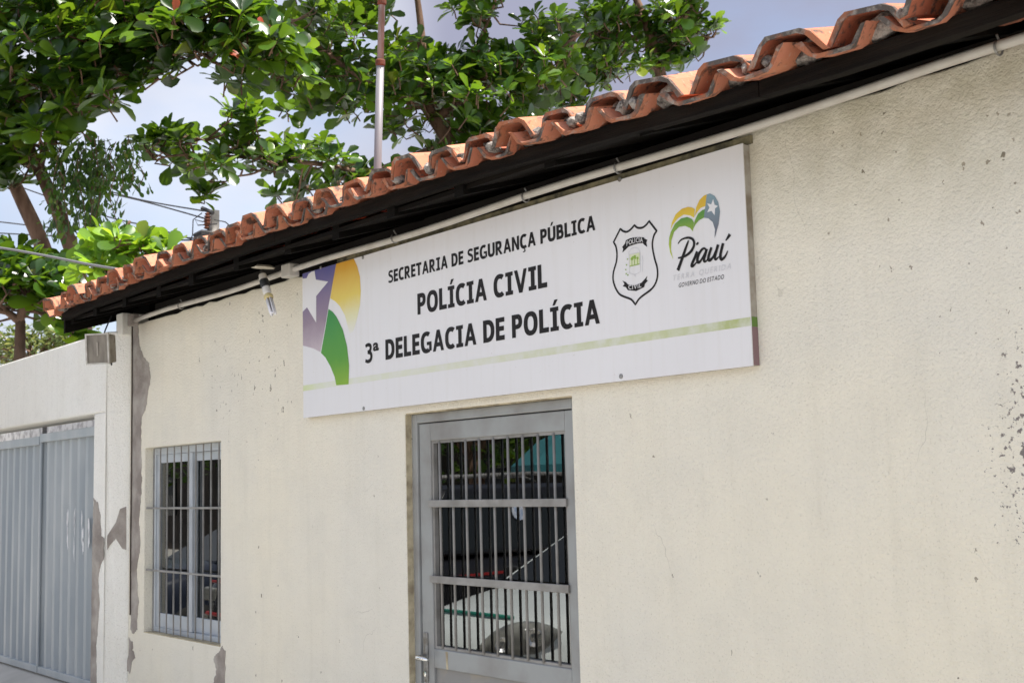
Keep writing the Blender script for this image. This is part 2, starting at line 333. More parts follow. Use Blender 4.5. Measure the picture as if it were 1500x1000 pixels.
# ------------------------------------------------------------------ the police station
WX0, WX1 = -7.90, 3.0
WT = 2.80
DOOR = (-4.715, -3.583, 0.0, 2.04)
WIN = (-7.655, -6.580, 0.872, 2.0)
bld = thing('police_station', (-4, 0, 0), 'low cream rendered building with red tiled eave, barred window and steel door', 'building')
def wall_mesh():
    b = MB(); TH = 0.16
    xs = sorted(set([WX0, WX1, DOOR[0], DOOR[1], WIN[0], WIN[1]] + [WX0 + 0.09*i for i in range(1, int((WX1-WX0)/0.09)+1)]))
    xs2 = [xs[0]]
    for x in xs[1:]:
        if x - xs2[-1] > 0.012: xs2.append(x)
        elif x in (DOOR[0], DOOR[1], WIN[0], WIN[1]): xs2[-1] = x
    xs = xs2
    zs = [-0.2, 0.0+0.001, WIN[2], WIN[3], DOOR[3], 2.55, WT]
    def top(x):
        t_ = 2.80 + 0.012*noise.noise(Vector((x*9, 0, 0))) + 0.012*noise.noise(Vector((x*2.1, 3, 0)))
        if x > -2.9: t_ += min(1, (x+2.9)/0.3)*0.05
        return t_
    def hole(xa, xb, za, zb):
        xm, zm = (xa+xb)/2, (za+zb)/2
        return (DOOR[0] < xm < DOOR[1] and zm < DOOR[3]) or (WIN[0] < xm < WIN[1] and WIN[2] < zm < WIN[3])
    idx = {}
    def vid(x, z, y):
        zz = top(x) if z == WT else z
        k = (round(x, 4), round(z, 4), y)
        if k not in idx: idx[k] = len(b.v); b.v.append(Vector((x, y, zz)))
        return idx[k]
    cells = set()
    for i in range(len(xs)-1):
        for j in range(len(zs)-1):
            if not hole(xs[i], xs[i+1], zs[j], zs[j+1]): cells.add((i, j))
    for (i, j) in cells:
        a, c, d, e = (xs[i], zs[j]), (xs[i+1], zs[j]), (xs[i+1], zs[j+1]), (xs[i], zs[j+1])
        b.f.append([vid(*a, 0.0), vid(*c, 0.0), vid(*d, 0.0), vid(*e, 0.0)])
        b.f.append([vid(*e, TH), vid(*d, TH), vid(*c, TH), vid(*a, TH)])
        for (di, dj, p, q_) in ((-1, 0, a, e), (1, 0, d, c), (0, -1, c, a), (0, 1, e, d)):
            if (i+di, j+dj) not in cells:
                b.f.append([vid(*p, 0.0), vid(*q_, 0.0), vid(*q_, TH), vid(*p, TH)])
    return b
wall = wall_mesh().build('wall', MT['wall'], bld)
wm = wall.modifiers.new('bevel', 'BEVEL'); wm.width = 0.006; wm.segments = 2; wm.limit_method = 'ANGLE'; wm.angle_limit = R(60)
rw = MB()
for xa in (WX0, WX1-0.15):
    pr = [(0.162, -0.2), (5.0, -0.2), (5.0, 4.45), (0.162, 3.02)]
    pr = [(0.21, -0.2), (5.0, -0.2), (5.0, 4.35), (0.21, 2.94)]
    rw.add([(xa, y_, z_) for y_, z_ in pr]+[(xa+0.15, y_, z_) for y_, z_ in pr], [(0,1,2,3), (4,5,6,7), (0,1,5,4), (1,2,6,5), (2,3,7,6), (3,0,4,7)])
rw.bb((WX0, 5.0, -0.2), (WX1, 5.15, 4.46))
rw.build('rear_wall', MT['gatewall'], bld)
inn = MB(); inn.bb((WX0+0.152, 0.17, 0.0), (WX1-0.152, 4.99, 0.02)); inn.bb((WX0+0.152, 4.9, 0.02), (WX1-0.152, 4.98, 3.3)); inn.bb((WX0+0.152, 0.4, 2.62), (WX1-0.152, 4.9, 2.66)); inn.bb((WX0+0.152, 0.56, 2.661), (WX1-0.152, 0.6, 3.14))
inn.bb((WX0-0.001, 0.163, 2.55), (WX1-0.152, 0.2, 2.955)); inn.build('lining_and_gap_boards', MT['dark_in'], bld)  # room shell, plus dark boards added to black out the gap above the wall

def ragged(pts, k=4, amp=0.008, seed=0):
    """irregular outline through world points lying on one plane"""
    rr = random.Random(seed); res = []
    for i in range(len(pts)):
        a, c = pts[i], pts[(i+1) % len(pts)]
        for j in range(k):
            p = a.lerp(c, j/k); q_ = rr.uniform(-amp, amp) if j else rr.uniform(-amp, amp)*0.5
            res.append(p + Vector((rr.uniform(-amp, amp) + 0.012*noise.noise(p*23), 0, q_ + 0.012*noise.noise(p*23+Vector((9, 0, 0))))))
    return res
def sheet(name, pts, mat, parent, nrm, th=0.0025, label=None):
    b = MB(); n_ = len(pts); nrm = Vector(nrm)
    b.v = [Vector(p) for p in pts] + [Vector(p)+nrm*th for p in pts]
    b.f = [list(range(n_)), list(range(n_, 2*n_))] + [[i, (i+1) % n_, n_+(i+1) % n_, n_+i] for i in range(n_)]
    o = b.build(name, mat, parent)
    bm = bmesh.new(); bm.from_mesh(o.data); bmesh.ops.triangulate(bm, faces=[f for f in bm.faces if len(f.verts) > 4]); bm.to_mesh(o.data); bm.free()
    if label: o['label'] = label
    return o
zA = lambda x, y: (x/4.167, 470+y/4.167)
zB = lambda x, y: (80+x/3.335, 700+y/3.335)
pA = [zA(808,32), zA(845,30), zA(850,150), zA(875,215), zA(910,260), zA(920,340), zA(905,430), zA(890,540), zA(865,590), zA(860,760), zA(866,950), zB(425,60), zB(412,200), zB(420,330), zB(402,450), zB(410,600), zB(402,745), zB(380,758), zB(372,740), zB(372,500), zB(370,200), zB(372,0), zA(806,800), zA(806,400)]
sheet('cement_patch', ragged([W(*p, 0) for p in pA], 9, 0.0045, 1), MT['cement'], bld, (0, -1, 0), label='long grey bare cement strip at the left corner')
pB = [zB(820,820), zB(835,850), zB(832,1000), zB(838,1150), zB(770,1150), zB(780,1000), zB(790,930), zB(778,880), zB(800,850)]
sheet('cement_patch', ragged([W(*p, 0) for p in pB], 8, 0.005, 2), MT['cement'], bld, (0, -1, 0), label='small grey bare cement patch below the window')
pB2 = [zB(362,775), zB(385,800), zB(380,835), zB(395,880), zB(375,900), zB(372,960), zB(352,940), zB(358,860)]
sheet('cement_patch', ragged([W(*p, 0) for p in pB2], 2, 0.012, 3), MT['cement'], bld, (0, -1, 0), label='ragged grey stain low on the left corner')

# --- window
wn = MB()
X0, X1, Z0, Z1 = WIN
FY0, FY1 = 0.055, 0.115
wn.bb((X0+0.002, FY0, Z0+0.002), (X0+0.045, FY1, Z1-0.002)); wn.bb((X1-0.045, FY0, Z0+0.002), (X1-0.002, FY1, Z1-0.002))
wn.bb((X0+0.045, FY0, Z0+0.002), (X1-0.045, FY1, Z0+0.03)); wn.bb((X0+0.045, FY0, Z1-0.045), (X1-0.045, FY1, Z1-0.002))
window = wn.build('window', MT['alu'], bld, bevel=0.003)
def sash(xa, xb, y, name):
    b = MB(); za, zb = Z0+0.031, Z1-0.046; s = 0.045
    b.bb((xa, y, za), (xa+s, y+0.022, zb)); b.bb((xb-s, y, za), (xb, y+0.022, zb))
    b.bb((xa+s, y, za), (xb-s, y+0.022, za+0.085)); b.bb((xa+s, y, zb-0.05), (xb-s, y+0.022, zb))
    b.build(name, MT['alu'], window, bevel=0.002)
    g = MB(); g.bb((xa+s-0.004, y+0.009, za+0.08), (xb-s+0.004, y+0.013, zb-0.045)); g.build('pane', MT['glass'], window)
mid = (X0+X1)/2
sash(X0+0.046, mid+0.03, 0.062, 'sash'); sash(mid-0.02, X1-0.046, 0.088, 'sash')
wb = MB().bb((-0.0036, -0.0036, 0), (0.0036, 0.0036, Z1-Z0-0.012)).mesh('bar', MT['steel_bar'])
nb = 10
for i in range(nb):
    x = X0 + (X1-X0)*(i+0.75)/(nb+0.5)
    link('bar', wb, window, (x, 0.028, Z0+0.006))
for zz in (W(300, 743.5, 0.02).z, W(300, 841.5, 0.02).z):
    MB().bb((X0-0.004, 0.012, zz-0.006), (X1+0.004, 0.0205, zz+0.006)).build('cross_bar', MT['steel_bar'], window, bevel=0.001)
sl = MB(); sl.bb((X0+0.001, 0.001, Z0-0.004), (X1-0.001, 0.12, Z0+0.0015)); sl.build('sill', MT['beige'], window)

# --- door
D0, D1, _, DZ = DOOR
dj = MB(); JY0, JY1 = 0.035, 0.12
dj.bb((D0+0.002, JY0, 0.0), (D0+0.042, JY1, DZ-0.004)); dj.bb((D1-0.042, JY0, 0.0), (D1-0.002, JY1, DZ-0.004)); dj.bb((D0+0.042, JY0, DZ-0.044), (D1-0.042, JY1, DZ-0.004))
dfr = dj.build('door_frame', MT['steel'], bld, bevel=0.004)
lf = MB(); LX0, LX1, LY0, LY1 = D0+0.046, D1-0.046, 0.045, 0.085
ZT, ZB = 1.915, 1.02       # glazed part
SW = 0.085
lf.bb((LX0, LY0, 0.02), (LX0+SW, LY1, DZ-0.048)); lf.bb((LX1-0.05, LY0, 0.02), (LX1, LY1, DZ-0.048))
lf.bb((LX0+SW, LY0, ZT), (LX1-0.05, LY1, DZ-0.048)); lf.bb((LX0+SW, LY0, ZB-0.080), (LX1-0.05, LY1, ZB))
lf.bb((LX0+SW, LY0, 0.02), (LX1-0.05, LY1, 0.14))
door = lf.build('door', MT['steel'], bld, bevel=0.004)
MB().bb((LX0+SW, LY0+0.014, 0.14), (LX1-0.05, LY1-0.006, ZB-0.080)).build('panel', MT['worn'], door)
# glazing bead
gb = MB(); ga, gb2 = LX0+SW, LX1-0.05
gb.bb((ga, 0.053, ZB), (ga+0.012, 0.074, ZT)); gb.bb((gb2-0.012, 0.053, ZB), (gb2, 0.074, ZT)); gb.bb((ga+0.012, 0.053, ZT-0.012), (gb2-0.012, 0.074, ZT)); gb.bb((ga+0.012, 0.053, ZB), (gb2-0.012, 0.074, ZB+0.012))
gb.build('glazing_bead', MT['steel_bar'], door)
MB().bb((ga+0.006, 0.0745, ZB+0.002), (gb2-0.006, 0.0785, ZT-0.002)).build('pane', MT['glass'], door)
db = MB().tube([(0, 0, 0), (0, 0, ZT-ZB-0.012)], 0.0058, 8).mesh('bar', MT['steel_bar'], smooth=True)
for i in range(9):
    link('bar', db, door, (-4.525 + i*0.0965, 0.052, ZB+0.006))
for zz in (W(720, 736.5, 0.04).z, W(720, 854, 0.04).z):
    MB().bb((ga-0.008, 0.033, zz-0.0155), (gb2+0.008, 0.0445, zz+0.0155)).build('cross_bar', MT['steel_bar'], door, bevel=0.002)
hz = 0.985; hx = LX0+0.03
hb = MB(); hb.bb((hx-0.016, 0.038, hz-0.11), (hx+0.016, 0.0445, hz+0.10)); hb.build('handle_plate', MT['clip'], door, bevel=0.002)
hh = MB(); hh.tube([(hx, 0.04, hz), (hx, -0.006, hz), (hx+0.012, -0.014, hz), (hx+0.05, -0.016, hz), (hx+0.095, -0.014, hz-0.003)], [0.009, 0.009, 0.011, 0.0105, 0.008], 10); hh.build('handle', MT['chrome'], door, smooth=True)
hk = MB(); hk.lathe((hx, 0.04, hz-0.075), (0, -1, 0), [(0.001, 0), (0.012, 0.0), (0.012, 0.008), (0.004, 0.01)], 12); hk.build('keyhole', MT['chrome'], door)
# scraped-off poster residue on the panel
rr = random.Random(5)
sc = MB()
for k in range(16):
    a = R(20 + k*9.5); l0 = rr.uniform(0.02, 0.05); l1 = rr.uniform(0.05, 0.11); cx, cz = -4.13, 0.83
    d = Vector((math.cos(a), 0, math.sin(a)*0.8)); n_ = Vector((-d.z, 0, d.x))*rr.uniform(0.006, 0.013)
    c = Vector((cx, LY0+0.0125, cz)); sc.add([c+d*l0-n_, c+d*l1*0.8-n_*0.7, c+d*l1, c+d*l1*0.7+n_*0.8, c+d*l0+n_], [(0, 1, 2, 3, 4)])
sc.add([Vector((-4.13+0.07*math.cos(a)*rr.uniform(0.8, 1.3), LY0+0.0118, 0.83+0.05*math.sin(a)*rr.uniform(.8, 1.3))) for a in [i*0.45 for i in range(14)]], [list(range(14))])
sc.build('paper_residue', MT['white_paint'], door)
xd = W(655, 970, LY0).x
pd = MB(); pd.add([(xd-0.010, LY0-0.0008, ZB-0.004), (xd+0.008, LY0-0.0008, ZB-0.004), (xd+0.006, LY0-0.0008, ZB-0.05), (xd+0.010, LY0-0.0008, ZB-0.078), (xd-0.006, LY0-0.0008, ZB-0.078), (xd-0.008, LY0-0.0008, ZB-0.04)], [(0, 1, 2, 3, 4, 5)])
pd.build('paint_drip', MT['beige'], door)
# lintel strip under the sign, dirty, slightly set back
MB().bb((D0+0.004, 0.004, DZ-0.0035), (D1-0.004, 0.15, DZ+0.001)).build('lintel_face', MT['beige'], bld)
MB().bb((D0-0.0015, 0.004, 0.01), (D0+0.0015, 0.034, DZ-0.005)).build('door_reveal', MT['beige'], bld)

# --- roof: rafters, eave board, tiles
def roof_z(x):
    pts = [(-8.4, 2.855), (-8.0, 2.895), (-7.0, 2.90), (-5.6, 2.91), (-4.5, 2.90), (-3.5, 2.885), (-3.0, 2.865), (-2.5, 2.843), (-2.1, 2.832), (3, 2.83)]
    for (a, za), (c, zc) in zip(pts, pts[1:]):
        if a <= x <= c: return za + (zc-za)*(x-a)/(c-a)
    return 2.93
roof = MB()
TH_R = R(16.5)
def slope(x, y, z, dy): return (x, y+dy, z+dy*math.tan(TH_R))
# closed boarding added over the rafters to keep the attic dark
zt = 2.842
roof.add([slope(-8.16, -0.30, zt, 0), slope(3.2, -0.30, zt, 0), slope(3.2, -0.30, zt, 5.8), slope(-8.16, -0.30, zt, 5.8),
          slope(-8.16, -0.30, zt+0.018, 0), slope(3.2, -0.30, zt+0.018, 0), slope(3.2, -0.30, zt+0.018, 5.8), slope(-8.16, -0.30, zt+0.018, 5.8)],
         [(0,1,2,3), (4,5,6,7), (0,1,5,4), (1,2,6,5), (2,3,7,6), (3,0,4,7)])
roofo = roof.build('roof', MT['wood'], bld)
def rafter_mesh():
    b = MB(); h, t2, ln = 0.066, 0.029, 1.6
    pts = [(-t2, 0, 0), (t2, 0, 0), (t2, ln, ln*math.tan(TH_R)), (-t2, ln, ln*math.tan(TH_R))]
    b.add(pts + [(p[0], p[1], p[2]+h) for p in pts], [(0,1,2,3), (4,5,6,7), (0,1,5,4), (1,2,6,5), (2,3,7,6), (3,0,4,7)])
    return b.mesh('rafter', MT['wood2'])
rfm = rafter_mesh()
for i, x in enumerate([-1.30, -1.80, -2.31, -2.82, -3.32, -3.84, -4.32, -4.80, -5.26, -5.78, -6.28, -6.74, -7.22, -7.68, -8.12] + [-0.8+0.5*k for k in range(8)]):
    o = link('rafter', rfm, roofo, (x, -0.30 + random.uniform(-0.02, 0.015), 2.82+random.uniform(-0.006, 0.004)))
# eave board under the tile ends: lengths butted end to end
for a, c in ((-8.18, -5.27), (-5.266, -2.32), (-2.316, 0.5), (0.504, 3.2)):
    b = MB(); n_ = 10
    rings = []
    for i in range(n_+1):
        x = a + (c-a)*i/n_; dz = 0.006*noise.noise(Vector((x*1.7, 1, 0)))
        za = roof_z(x)-0.002+dz; rings.append([(x, -0.352, za-0.030), (x, -0.302, za-0.026), (x, -0.302, za+0.026), (x, -0.352, za+0.018)])
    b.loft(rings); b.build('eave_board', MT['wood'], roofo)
for a, c, zz, yy in ((-8.15, -4.0, 2.905, -0.02), (-3.995, 3.0, 2.905, -0.02)):
    pass
bg_ = MB(); pr = [(-0.33, 2.765), (0.9, 2.765+1.23*math.tan(TH_R)), (0.9, 2.865+1.23*math.tan(TH_R)), (-0.33, 2.865)]
bg_.add([(-8.205, y_, z_) for y_, z_ in pr]+[(-8.180, y_, z_) for y_, z_ in pr], [(0,1,2,3), (4,5,6,7), (0,1,5,4), (1,2,6,5), (2,3,7,6), (3,0,4,7)])
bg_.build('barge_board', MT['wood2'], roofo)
bg_ = MB(); bg_.bb((-8.179, 0.125, 2.60), (-7.902, 0.215, 2.965)); bg_.build('sky_block_board', MT['wood2'], roofo)  # dark board added behind the corner post to shut out sky
# tiles
def tile_meshes():
    res = {}
    prof_o = [(-0.104, 0.0), (-0.066, 0.082), (-0.046, 0.098), (0.040, 0.094), (0.066, 0.074), (0.100, 0.0)]
    prof_i = [(-0.089, 0.0), (-0.054, 0.073), (-0.040, 0.084), (0.034, 0.081), (0.054, 0.066), (0.085, 0.0)]
    for kind in ('cover', 'channel'):
        for var in range(4):
            rr_ = random.Random(var*7 + (kind == 'cover')); b = MB(); rings = []
            LN = 0.44
            for yy, sc_ in ((0.0, 1.0), (0.004, 1.01), (0.22, 0.96), (LN, 0.90)):
                loop = []
                for (x, z) in prof_o: loop.append((x*sc_, yy, z*0.79))
                for (x, z) in reversed(prof_i): loop.append((x*sc_, yy, z*0.77))
                if kind == 'channel': loop = [(-x*0.95, y_, 0.058-z*0.75) for (x, y_, z) in loop]
                if yy < 0.01: loop = [(x+rr_.uniform(-.003, .003), y_+rr_.uniform(-.007, .004), z+rr_.uniform(-.003, .003)) for (x, y_, z) in loop]
                rings.append(loop)
            b.loft(rings, cap=False)
            n_ = 12
            for base in (0, 3*n_):
                for k in range(5): b.f.append([base+k, base+k+1, base+10-k, base+11-k])
            me = b.mesh(kind+'_tile', MT['tile']); me.materials.append(MT['rim'])
            for p in me.polygons:          # weathered grey fired edge at the mouth
                if p.center.y < 0.008 and len(p.vertices) == 4: p.material_index = 1
            res[kind, var] = me
    return res
TM = tile_meshes()
def lumps():
    ms = []
    for v_ in range(5):
        bm = bmesh.new(); bmesh.ops.create_icosphere(bm, subdivisions=2, radius=1.0)
        for q_ in bm.verts:
            d = 1 + 0.35*noise.noise(q_.co*1.6 + Vector((v_*9, 0, 0))) + 0.12*noise.noise(q_.co*5 + Vector((v_*3, 2, 0)))
            q_.co = q_.co*d
        me = bpy.data.meshes.new('mortar'); bm.to_mesh(me); bm.free(); me.materials.append(MT['mortar']); ms.append(me)
    return ms
LM = lumps()
crest = [-2.19, -2.46, -2.74, -2.98, -3.21, -3.42, -3.64, -3.855, -4.07, -4.285, -4.50, -4.715, -4.93, -5.145, -5.36, -5.58, -5.79, -6.02, -6.24, -6.46, -6.66, -6.89, -7.10, -7.31, -7.53, -7.76, -7.98, -8.19]
crest = [-2.19 + 0.25*k for k in range(22, 0, -1)] + crest
TS = R(13.0)
rr = random.Random(3)
for ci, x in enumerate(crest):
    nx = crest[ci+1] if ci+1 < len(crest) else x-0.215
    pitch = x-nx
    if x > 0.6: rows = 1
    else: rows = 3
    for row in range(rows):
        ss = row*0.36
        th = TS + (R(3.5) if row else 0)
        y0 = -0.395 + ss*math.cos(TS); z0 = roof_z(x) + ss*math.sin(TH_R) + 0.012*row
        jx, jy, jr = rr.uniform(-.015, .015), rr.uniform(-.032, .022), rr.uniform(-.05, .05)
        sx_ = min(1.25, pitch/0.215)
        o = link('tile', TM['channel', rr.randrange(4)], roofo, ((x+nx)/2+0.045+jx, y0-0.012+jy, z0))
        o.rotation_euler = (th, rr.uniform(-.03, .03), jr); o.scale = (sx_*1.02, 1, 1)
        o = link('tile', TM['cover', rr.randrange(4)], roofo, (x+0.045+rr.uniform(-.012, .012), y0-0.012+rr.uniform(-.045, .025), z0+0.024+rr.uniform(-.006, .012)))
        o.rotation_euler = (th+rr.uniform(-.03, .03), rr.uniform(-.09, .11), rr.uniform(-.07, .07)); o.scale = (sx_*1.08, 1, 1.0)
    if x < 0.6:
        z0 = roof_z(x)
        # bedding mortar inside the cover's mouth and in the joints at its feet
        o = link('mortar', rr.choice(LM), roofo, (x+0.045+rr.uniform(-.012, .012), -0.325+rr.uniform(-.01, .012), z0+0.062)); o.scale = (0.068, 0.03, 0.034); o.rotation_euler = (0, rr.uniform(-.3, .3), 0)
        for s_ in (-1, 1):
            if rr.random() < (0.45 if s_ < 0 else 0.8):
                o = link('mortar', rr.choice(LM), roofo, (x+0.045+s_*rr.uniform(.088, .104), -0.385+rr.uniform(-.02, .006), z0+0.040+rr.uniform(-.006, .008)))
                o.scale = (rr.uniform(.012, .020), 0.030, rr.uniform(.020, .028)); o.rotation_euler = (rr.uniform(-.2, .2), s_*0.5, rr.uniform(-.3, .3))
# upper field of the roof behind the tile rows
uf = MB(); n_ = 80; xs_ = [-8.25 + 11.4*i/n_*1.0 for i in range(n_+1)]
for i in range(n_+1):
    zz = 0.03*(i % 2)
    uf.v.append(Vector((xs_[i], 0.55, 3.20+zz))); uf.v.append(Vector((xs_[i], 3.0, 3.20+2.45*math.tan(TH_R)+zz))); uf.v.append(Vector((xs_[i], 5.5, 3.0+zz)))
for i in range(n_): uf.f += [[3*i, 3*i+3, 3*i+4, 3*i+1], [3*i+1, 3*i+4, 3*i+5, 3*i+2]]
tag(uf.build('tile_field', MT['tile'], roofo), kind='stuff')

# ------------------------------------------------------------------ gate wall on the left
GP = -0.12
gw = thing('gate_wall', (-10, GP, 0), 'pale boundary wall with a gate opening, left of the building', 'wall')
GX1 = W(153, 640, GP).x
GXO = W(137, 640, GP).x         # right edge of the opening
GZ = W(70, 617, GP).z
gtop0 = W(0, 540, GP).z; gtop1 = W(124, 497, GP).z
print('gate', GX1, GXO, GZ, gtop0, gtop1)
GXL = -11.9
g = MB()
def gwpoly(x0, x1, z0, z1a, z1b, y0, y1):
    b = g; b.add([(x0, y0, z0), (x1, y0, z0), (x1, y0, z1b), (x0, y0, z1a), (x0, y1, z0), (x1, y1, z0), (x1, y1, z1b), (x0, y1, z1a)],
                 [(0,1,2,3), (4,5,6,7), (0,1,5,4), (1,2,6,5), (2,3,7,6), (3,0,4,7)])
YB = 0.12
EX = WX0-0.003
def lump5(x0, x1, z0, za, zb):   # front left, front right, corner of the return, back
    lo = [(x0, GP, z0), (x1, GP, z0), (EX, 0.0, z0), (EX, YB, z0), (x0, YB, z0)]; hi = [(x0, GP, za), (x1, GP, zb), (EX, 0.0, zb), (EX, YB, zb), (x0, YB, za)]
    g.add(lo+hi, [(0,1,2,3,4), (5,6,7,8,9)]+[(k, (k+1) % 5, 5+(k+1) % 5, 5+k) for k in range(5)])
lump5(GXO, GX1, -0.2, GZ, GZ)
lump5(-15, GX1, GZ, gtop0, gtop1+0.01)
gwpoly(-15, GXL, -0.2, GZ, GZ, GP, YB)
bm = None
gwo = g.build('wall', MT['gatewall'], gw)
bm = bmesh.new(); bm.from_mesh(gwo.data); bmesh.ops.remove_doubles(bm, verts=bm.verts, dist=0.0005); bm.to_mesh(gwo.data); bm.free()
wm = gwo.modifiers.new('bevel', 'BEVEL'); wm.width = 0.012; wm.segments = 2; wm.limit_method = 'ANGLE'
pp = MB(); pp.bb((EX-0.10, -0.060, gtop1-0.02), (EX-0.0005, YB+0.0035, 2.885)); pp.build('corner_post', MT['gatewall'], gw, bevel=0.008)
# old lime-washed wall across the yard, seen above the gate leaves seen above the gate leaves
bmn = MB(); n_ = 40; rings = []
for i in range(n_+1):
    x = -22 + (WX0-0.05+22)*i/n_
    rings.append([(x, 0.55, -0.13), (x, 0.70, -0.13), (x, 0.70, 2.5), (x, 0.55+0.03*noise.noise(Vector((x*2, 0, 0))), 2.5)])
bmn.loft(rings); tag(bmn.build('yard_wall', MT['limewash']), 'flaking lime-washed wall glimpsed through the slot above the gate', 'wall')
# cement repair on the jamb and the return face
pC = [zB(192,95), zB(212,120), zB(225,180), zB(228,285), zB(240,290), zB(240,390), zB(222,440), zB(215,480), zB(220,620), zB(205,800), zB(206,1000), zB(200,1200), zB(140,1200), zB(165,900), zB(178,600), zB(186,300)]
pts = [W(*p, GP) for p in pC]
for p in pts: p.x = max(p.x, GXO+0.004)
sheet('cement_patch', ragged(pts, 9, 0.004, 4), MT['cement'], gw, (0, -1, 0), label='grey cement repair running up the jamb')
def ret(px, py):
    # the return face runs from (GX1,GP) to (WX0,YB)
    a = Vector((GX1, GP, 0)); e = Vector((EX-GX1, 0.0-GP, 0)); nrm = Vector((e.y, -e.x, 0)).normalized()
    d = ray(px, py); t = (a-CAM).dot(nrm)/d.dot(nrm); return CAM+d*t, nrm
pD = [zB(258,280), zB(300,215), zB(320,150), zB(350,138), zB(350,350), zB(330,342), zB(300,295), zB(268,328), zB(256,350)]
q_ = [ret(*p) for p in pD]; nrm = q_[0][1]
if nrm.dot(CAM-q_[0][0]) < 0: nrm = -nrm
sheet('cement_patch', [p[0] for p in q_], MT['cement'], gw, nrm, label='grey cement smear across the return face')

gate = thing('metal_gate', ((GXO+GXL)/2, -0.1, 0.5), 'blue grey corrugated metal gate set in the pale boundary wall', 'gate')
GYF = GP+0.085
gsplit = W(60, 760, GYF).x
def leaf_gate(xa, xb, zb, zt_):
    b = MB(); p = 0.150; n_ = max(2, int((xb-xa)/p)); p = (xb-xa)/n_; pts = []
    for i in range(n_):
        x = xb - i*p
        pts += [(x, 0), (x-p*0.30, 0), (x-p*0.42, 0.045), (x-p*0.82, 0.045)]
    pts.append((xa, 0))
    k = len(pts)
    b.v = [Vector((x, GYF+y, zb)) for x, y in pts] + [Vector((x, GYF+y, zt_)) for x, y in pts]
    b.f = [[i, i+1, k+i+1, k+i] for i in range(k-1)]
    lo = b.build('leaf', MT['gate'], gate, fix=False)
    m = lo.modifiers.new('solid', 'SOLIDIFY'); m.thickness = 0.002
    fr = MB(); fr.bb((xa, GYF-0.022, zt_), (xb, GYF+0.03, zt_+0.062)); fr.build('rail', MT['gate'], lo, bevel=0.004); fr = MB(); fr.bb((xa, GYF-0.012, zb-0.05), (xb, GYF+0.03, zb)); fr.build('rail', MT['gate'], lo, bevel=0.004)
    st = MB(); st.bb((xa-0.0, GYF-0.018, zb), (xa+0.022, GYF-0.004, zt_-0.001)); st.build('stile', MT['gate'], lo, bevel=0.003)
    return lo
l1 = leaf_gate(gsplit+0.008, GXO-0.01, 0.50, GZ-0.135)
l2 = leaf_gate(gsplit-1.7, gsplit-0.008, 0.50, GZ-0.150)
l3 = leaf_gate(GXL+0.02, gsplit-1.72, 0.50, GZ-0.150)
MB().bb((gsplit-0.006, GYF+0.0, 0.48), (gsplit+0.006, GYF+0.03, GZ-0.02)).build('bolt', MT['cable'], gate)
# scraped paint on the right leaf
rr = random.Random(9); gx = MB()
pit = None
for k, px in enumerate((99, 109, 121, 130)):
    for j in range(5):
        y0 = rr.uniform(742, 790); y1 = y0 + rr.uniform(15, 42)
        a = W(px+rr.uniform(-1.5, 1.5), y0, GYF-0.0015); c = W(px+rr.uniform(-1.5, 1.5), y1, GYF-0.0015); wd = rr.uniform(0.006, 0.018)
        m_ = a.lerp(c, 0.5)
        gx.add([a, m_+Vector((wd, 0, 0.02)), m_+Vector((wd*0.8, 0, -0.03)), c, m_+Vector((-wd*0.7, 0, -0.03)), m_+Vector((-wd*0.5, 0, 0.03))], [(0, 1, 2, 3, 4, 5)])
gx.build('scraped_paint', MT['white_paint'], gate)

# ------------------------------------------------------------------ the sign
SY = -0.035
SX0, SX1, SZ0, SZ1 = -5.570, -2.660, 2.070, 2.796
sign = thing('sign_panel', ((SX0+SX1)/2, 0, SZ0), 'long white painted sign above the door with black lettering and two emblems', 'sign')
def flat(name, col, rough=0.5): return M(name, col, rough, tuple(x*0.92 for x in col), 5, lo=0.3, hi=0.8)
def sign_face():
    m = bpy.data.materials.new('sign_white'); t, n, l, b = nodes(m); b.inputs['Roughness'].default_value = 0.42
    geo = n.new('ShaderNodeNewGeometry'); v = geo.outputs['Position']
    c = mix(t, ramp(t, noise_n(t, v, 1.3, 4), [(0.3, 0.0), (0.7, 1.0)]), (0.76, 0.75, 0.76), (0.72, 0.71, 0.72))
    mp_ = n.new('ShaderNodeMapping'); mp_.inputs['Scale'].default_value = (14, 14, 0.7); l.new(v, mp_.inputs['Vector'])
    c = mix(t, math_n(t, 'MULTIPLY', ramp(t, noise_n(t, mp_.outputs['Vector'], 2.0, 5), [(0.5, 0.0), (0.8, 1.0)]), 0.25), c, (0.60, 0.57, 0.52))
    c = mix(t, math_n(t, 'MULTIPLY', ramp(t, noise_n(t, v, 55, 3, 0.7), [(0.68, 0.0), (0.75, 1.0)]), 0.5), c, (0.40, 0.34, 0.26))
    l.new(c, b.inputs['Base Color']); bump(t, b, noise_n(t, v, 2.0, 2), 0.08, 0.02); return m
MT['sign'] = sign_face(); MT['ink'] = M('sign_ink', (0.012, 0.010, 0.010), 0.55, (0.016, 0.014, 0.014), 5, spec=0.25)
MT['signside'] = M('sign_edge', (0.42, 0.39, 0.34), 0.7, (0.24, 0.20, 0.15), 12)
b = MB(); b.bb((SX0, SY, SZ0), (SX1, SY+0.004, SZ1)); b.build('face', MT['sign'], sign)
b = MB(); b.bb((SX0+0.002, SY+0.0045, SZ0+0.002), (SX1-0.002, -0.0005, SZ1-0.002)); b.build('box_frame', MT['signside'], sign)
